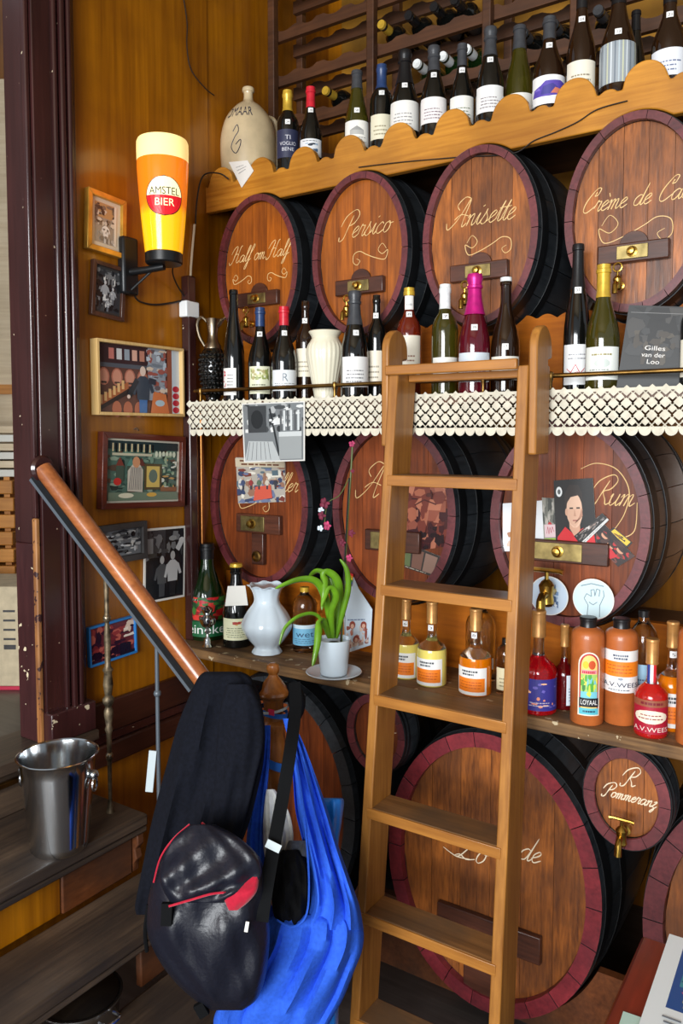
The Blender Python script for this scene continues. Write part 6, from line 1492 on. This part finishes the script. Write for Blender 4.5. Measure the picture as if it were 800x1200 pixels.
def bloom(px, py, s, mat, parent=pot):
    c = P(px, py, D=dq - .01) - base; mb = MB(); r_ = random.Random(int(px*7+py))
    for i in range(5):
        a = 2*math.pi*i/5 + r_.uniform(-.3, .3); v = RIGHT*math.cos(a) + Vector((0, 0, 1))*math.sin(a)
        mb.ball(c + v*s*.8, s, n=8, sc=(.55+.35*abs(v.x), .35, .5+.4*abs(v.z)))
    return mb.build('blossom', mat, parent)
for (a, b, s_, m_) in ((412, 520, .006, 'petal_pink'), (380, 590, .010, 'petal_dark'), (377, 604, .008, 'petal_dark'), (383, 616, .008, 'petal_pink'), (376, 598, .006, 'porcelain_white'), (375, 619, .006, 'porcelain_white'), (412, 625, .007, 'petal_dark'), (401, 636, .007, 'petal_dark'), (409, 654, .007, 'petal_pink'), (413, 552, .004, 'petal_dark')): bloom(a, b, s_, m_)
MB().tube(crom([P(a, b, D=dq) - base for a, b in ((409, 560), (398, 580), (384, 590), (380, 615))], 6), .0015, 6).build('side_stem', 'stem_green', pot)
# cut-out card with rainbow flag
def art_house_card(pc):
    pc.rect(0, 0, 1, 1, (206, 220, 232)); pc.scatter(.05, .05, .95, .6, [(190,120,100), (226,200,184), (150,80,66), (214,226,236), (176,150,140)], 40, .05, .11, 81)
    for (u, v) in ((.3, .62), (.75, .60), (.45, .25)): pc.ell(u, v, .12, .1, (150, 66, 50)); pc.ell(u, v-.03, .07, .06, (226, 180, 156))
    lines(pc, .1, .9, .7, .8, 1, (110, 130, 160), 82)
Yc = 1.985
cd = P(403, 766, Y=Yc)
t = thing('greeting_card', 'house-shaped greeting card with small rainbow flag behind orchid', 'card', (cd.x, Yc, ZW))
out = [(404, 766), (434, 756), (436, 714), (420, 690), (414, 676), (408, 690), (402, 700)]
o3 = [P(a, b, Y=Yc) - Vector((cd.x, Yc, ZW)) for a, b in out]
mb = MB(); n = len(o3); mb.add([q_ for q_ in o3] + [q_ + Vector((0, .002, 0)) for q_ in o3], [tuple(range(n)), tuple(reversed(range(n, 2*n)))] + [((i+1) % n, i, n+i, n+(i+1) % n) for i in range(n)])
mb.build('card_sheet', 'porcelain_white', t, smooth=False)
a = [P(x_, y_, Y=Yc-.001) for x_, y_ in ((404, 714), (434, 716), (433, 755), (405, 764))]
w_, h_ = (a[1]-a[0]).length, (a[0]-a[3]).length
pc = Pic(w_, h_, (206, 220, 232)); art_house_card(pc); L0 = Vector((cd.x, Yc, ZW))
pc.build('card_print', t, lambda x_, z_, e_: tuple(a[3].lerp(a[2], x_/w_).lerp(a[0].lerp(a[1], x_/w_), z_/h_) - L0 + Vector((0, -e_-.0003, 0))))
fl = [P(x_, y_, Y=Yc-.004) for x_, y_ in ((404, 669), (414, 673), (412, 687), (403, 685))]
pc = Pic(.022, .03, (226, 40, 44))
for i, c_ in enumerate(((226,40,44), (240,140,40), (244,220,60), (60,160,70), (50,90,190), (120,60,150))): pc.rect(0, 1-(i+1)/6, 1, 1-i/6, c_)
pc.build('rainbow_flag', t, lambda x_, z_, e_: tuple(fl[3].lerp(fl[2], x_/.022).lerp(fl[0].lerp(fl[1], x_/.022), z_/.03) - L0 + Vector((0, -e_, 0))))
MB().tube([fl[0] - L0 + Vector((0, .001, 0)), o3[0] + Vector((0, -.001, 0))], .001, 6).build('flag_stick', 'stem_green', t)
# small silver trophy cup in front of the green bottle
tq = P(243, 772, Z=ZW); tq.y = 1.838
tx = P(243, 740, Y=1.832).x
t = thing('trophy_cup', 'small silver two-handled trophy cup before the green beer bottle', 'trophy', (tx, 1.832, ZW+.0005)); k = .165
prof = [(.10, 0), (.11, .03), (.07, .09), (.07, .2), (.03, .26), (.028, .34), (.06, .37), (.028, .40), (.03, .46), (.11, .52), (.145, .62), (.15, .70), (.11, .72), (.06, .78), (.10, .86), (.115, .92), (.06, .97), (.015, 1.0)]
MB().lathe([(a_*k, b_*k*.82) for a_, b_ in prof], 24).build('cup', 'chrome', t)
for s_ in (-1, 1): MB().tube(crom([(s_*.10*k, 0, .46*k), (s_*.19*k, 0, .50*k), (s_*.20*k, 0, .58*k), (s_*.13*k, 0, .56*k)], 5), .0022, 6).build('cup_handle', 'chrome', t)
# paper collar on the champagne neck
cn = P(277, 697, Y=1.905); w0, w1 = .032, .036
t = thing('paper_collar', 'white paper notice folded round the champagne neck', 'paper', P(277, 710, Y=1.868))
MB().add([(-w1, 0, 0), (w1, .002, .001), (w0*.86, .012, .062), (-w0*.86, .010, .062), (-w1, .001, 0), (w1, .003, .001), (w0*.86, .013, .062), (-w0*.86, .011, .062)], [(0,1,2,3), (7,6,5,4), (0,4,5,1), (1,5,6,2), (2,6,7,3), (3,7,4,0)]).build('sheet', 'paper_white', t, rot=(0, 0, R(38)))
# paper triangle in front of the jug
sheet('paper_label', 'white paper label stuck on the board before the jug', 'paper', ((268,190), (290,188), (297,200), (283,220)), lambda pc: lines(pc, .2, .8, .4, .8, 3, (150, 150, 150), 83), YB-.003)

# ================================================================== BOOK ON THE LACE SHELF
bA, bB = P(720, 457, Z=ZL+.002), P(776, 455, Z=ZL+.002)
Yb = 1.845; x0_, x1_ = P(722, 450, Y=Yb).x, P(778, 450, Y=Yb).x + .006
bw, bhh = .138, .195
bk = thing('book', 'dark grey paperback standing on the lace shelf, white title lettering', 'book', (x0_, Yb, ZL+.004), R(6)); 
bk.rotation_euler = (R(-10), R(6), R(8))
plain('cover_grey', (58, 60, 62), .4)
MB().box(.002, bw-.002, .0015, .018, .002, bhh-.002).build('pages', 'paper_white', bk)
MB().box(0, bw, 0, .0014, 0, bhh).build('front_cover', 'cover_grey', bk); MB().box(0, bw, .0185, .02, 0, bhh).build('back_cover', 'cover_grey', bk)
pc = Pic(bw, bhh, (58, 60, 62)); pc.scatter(.02, .4, .98, .98, [(66,68,70), (50,52,54), (72,72,72)], 40, .06, .16, 84); pc.rect(.05, .91, .95, .915, (140, 140, 140)); pc.scatter(.1, .3, .8, .7, [(84,80,74), (74,70,66)], 14, .04, .1, 85)
pc.text('Gilles', .50, .50, .32, (226, 224, 220), .055); pc.text('van der', .49, .42, .36, (226, 224, 220), .055); pc.text('Loo', .5, .34, .20, (226, 224, 220), .055)
pc.build('cover_print', bk, lambda x_, z_, e_: (x_, -.0003 - e_, z_))

# ================================================================== TABLE AND NEWSPAPERS
tx0 = P(752, 1095, Z=.75).x; ty1 = P(752, 1095, Z=.75).y
tbl = thing('table', 'red-brown varnished table with papers by the right-hand cask', 'table', (tx0, ty1, 0))
MB().box(0, .9, -.75, 0, .722, .75).build('table_top', 'table_red', tbl, bevel=.006)
MB().box(.04, .86, -.05, -.03, .63, .7215).build('apron', 'table_red', tbl); MB().box(.04, .86, -.72, -.70, .63, .7215).build('apron', 'table_red', tbl)
for (lx, ly_) in ((.05, -.05), (.85, -.05), (.05, -.70), (.85, -.70)): MB().lathe([(.022, 0), (.028, .05), (.018, .12), (.026, .4), (.022, .55), (.03, .60), (.03, .7215)], 16, c=(lx, ly_, 0)).build('leg', 'table_red', tbl)
def art_news(pc):
    pc.rect(0, 0, 1, 1, (236, 246, 250)); pc.rect(.10, .45, .95, .94, (40, 84, 150)); pc.rect(.14, .62, .92, .92, (70, 150, 160)); pc.scatter(.14, .62, .92, .92, [(60,120,70), (150,200,120), (40,90,140), (206,90,120)], 30, .04, .1, 91)
    pc.ell(.36, .58, .2, .05, (206, 90, 110)); lines(pc, .13, .9, .47, .54, 2, (236, 220, 60), 53, .6); lines(pc, .06, .95, .02, .4, 12, (120, 130, 140), 92, .35); pc.rect(.3, .18, .7, .34, (170, 184, 192))
zt = .7512
A, B_ = P(784, 1097, Z=zt), P(744, 1216, Z=zt)
dirn = (B_ - A).normalized(); perp = Vector((-dirn.y, dirn.x, 0)); 
if perp.x < 0: perp = -perp
B2 = A + dirn*.34
sheet('newspaper', 'folded newspaper with colour photo lying on the red table', 'newspaper', None, art_news, pts3=[A, A + perp*.26, B2 + perp*.26, B2], thick=.001, lift=.004)
A2 = P(730, 1186, Z=zt); 
sheet('leaflet', 'pale green leaflet half under the newspaper on the table', 'leaflet', None, lambda pc: (pc.rect(0, 0, 1, 1, (190, 224, 214)), lines(pc, .1, .9, .1, .9, 8, (130, 160, 150), 93)), pts3=[A2, A2 + Vector((.15, .01, 0)), A2 + Vector((.16, -.19, 0)), A2 + Vector((.01, -.20, 0))], thick=.0006, lift=.0012)

# ================================================================== LYING BOTTLES IN THE RACK
px_posts = list(RACK_X)
def lying(label, px, py, foil, body='glass_black', r=.038, grp=None, out=.0, Yn=None):
    """bottle lying in the rack, neck towards the room; pixel of its cap end"""
    Yn = Yn or YK - .02; c = P(px, py, Y=Yn); L = .25
    zs = [z_ for z_ in ZK if z_ + .045 < c.z + .075]; c.z = max(zs)*1.0 + .0435 if zs else c.z
    for xp in px_posts:
        if abs(c.x - xp) < r + .016: c.x = xp + (r + .017)*(1 if c.x > xp else -1)
    t = thing('racked_bottle', label, 'bottle', (c.x, c.y, c.z), 0, grp)
    pr = [(a*r*.95, b*L) for a, b in PROF['bordeaux']]
    MB().lathe([(a, L - b) for a, b in reversed(pr)], 20).build('body', body, t, rot=(R(-90), 0, 0))
    MB().lathe([(.0005, -.001), (.0138, -.001), (.0148, .003), (.0150, .05), (.0146, .055)], 16, cap=False).build('capsule', 'foil_' + foil, t, rot=(R(-90), 0, 0))
lying('gold-capped bottle lying in the upper rack bay', 444, 40, 'gold'); lying('bottle with pale gold foil lying in the left rack bay', 381, 118, 'gold')
for i, (a, b) in enumerate(((488, 66), (518, 85), (548, 74))): lying(('white-capped bottle lying in the rack above the foil bottles', 'white-capped bottle lying low in the rack behind the foil bottles', 'white-capped bottle lying beside the middle rack post')[i], a, b, 'white', 'glass_green')
for i, (a, b) in enumerate(((612, 47), (656, 38), (700, 28))): lying(('grey-capped bottle lying behind the olive screwcap bottle', 'grey-capped bottle lying behind the violet-labelled bottle', 'grey-capped bottle lying behind the tall brown bottle')[i], a, b, 'grey')
for i, (a, b) in enumerate(((478, 6), (508, 0), (532, -4))): lying(('dark bottle lying in the top rack bay beside the gold-capped one', 'dark bottle lying in the middle of the top rack bay', 'dark bottle lying in the top rack bay against the next post')[i], a, b, 'black')

# ================================================================== HALL BEYOND THE DOORWAY
def hall_box(name, label, cat, px0, px1, py0, py1, D, dep, mat, parent=None):
    a, b = P(px0, py1, D=D), P(px1, py0, D=D); w = (px1-px0)*D/F; h = b.z - a.z
    m_ = MB(); m_.box(0, w, 0, dep, 0, h)
    return m_, a
D0 = 2.62
plain('cardboard', (196, 180, 150), .8, noise=.06); plain('carton_red', (190, 40, 70), .6); wood('oak_pale', (206, 182, 146), (234, 216, 184), 'X', 16, .5, .05, .06, .2); wood('oak_orange', (176, 108, 36), (220, 152, 70), 'X', 16, .45, .1, .06, .3)
def hall_thing(name, label, cat, px, py, D=D0):
    p_ = P(px, py, D=D); return thing(name, label, cat, p_, YAW), D/F
t, s_ = hall_thing('carton', 'tall beige carton with a red base stripe on the hall floor', 'carton', 0, 812)
t.location.z = FLOOR2 - .003
MB().box(-60*s_, 25*s_, 0, .25, .012, 122*s_).build('box', 'cardboard', t, bevel=.003); MB().box(-60*s_, 25.3*s_, -.001, .251, 0, .0118).build('base_stripe', 'carton_red', t)
for i in range(5): MB().box(6*s_, 20*s_, -.0008, 0, (48+i*11)*s_, (50.5+i*11 + (i == 0)*3)*s_).build('printed_line', 'frame_charcoal', t)
plain('white_paint', (222, 220, 210), .5)
t, s_ = hall_thing('stacked_chairs', 'orange wooden slatted stack standing in the hall', 'furniture', 0, 708, D0+.34)
MB().box(-70*s_, 16*s_, 0, .25, 0, 26*s_).build('lower_rail', 'oak_orange', t, bevel=.003)
for i in range(6): MB().box(-70*s_, (16 - 1.2*i + (9 if i > 2 else 5))*s_ - .008, .002*i, .24, (29+i*20)*s_, (45+i*20)*s_).build('slat', 'oak_orange', t, bevel=.004)
for (a_, b_) in ((-66, -58), (4, 11)): MB().box(a_*s_, b_*s_, .03, .22, (P(0, 812, D=D0).z*0 + FLOOR2 - .003) - t.location.z, 149*s_).build('upright', 'oak_orange', t)
t, s_ = hall_thing('plank_stack', 'stack of pale planed boards on top of the orange slats', 'boards', 0, 557, D0+.34)
for i in range(6): MB().box(-70*s_, (24 - (i % 2)*1.5)*s_, .004*(i % 3), .24, (i*10.2 - .2)*s_, (i*10.2+8)*s_).build('board', 'oak_pale' if i % 2 else 'white_paint', t, bevel=.002)
t.location.z = [o_ for o_ in bpy.data.objects if o_.name.startswith('stacked_chairs')][0].location.z + 149*s_ + .001
def art_posters(pc):
    pc.rect(0, 0, 1, 1, (206, 190, 160)); pc.rect(.02, .55, .98, .98, (150, 84, 50)); pc.scatter(.02, .55, .98, .98, [(226,200,170), (190,60,50), (60,90,140), (236,220,190), (120,60,50)], 60, .05, .14, 95); pc.rect(.02, .28, .98, .5, (60, 84, 140)); pc.scatter(.02, .28, .98, .5, [(206,210,220), (40,56,100), (190,90,70), (230,226,214)], 40, .05, .12, 96); pc.rect(.02, .02, .98, .24, (216, 206, 190)); lines(pc, .05, .95, .04, .22, 5, (110, 110, 120), 97)
pq = [P(-60, 165, D=3.3), P(34, 165, D=3.3), P(34, 392, D=3.3), P(-60, 392, D=3.3)]; pq[0].xy = pq[3].xy; pq[1].xy = pq[2].xy
sheet('poster_board', 'board of colourful posters on a panel in the hall', 'poster', None, art_posters, pts3=pq, thick=.02)
t, s_ = hall_thing('panel_screen', 'upright oak panel screen carrying the posters in the hall', 'screen', -60, 812, 3.36)
t.location.z = FLOOR2 - .003
MB().box(0, 105*s_, 0, .03, 0, 2.3).build('panel', 'oak_pale', t); MB().box(0, 105*s_, -.012, .0, 1.02, 1.06).build('cross_rail', 'oak_orange', t)
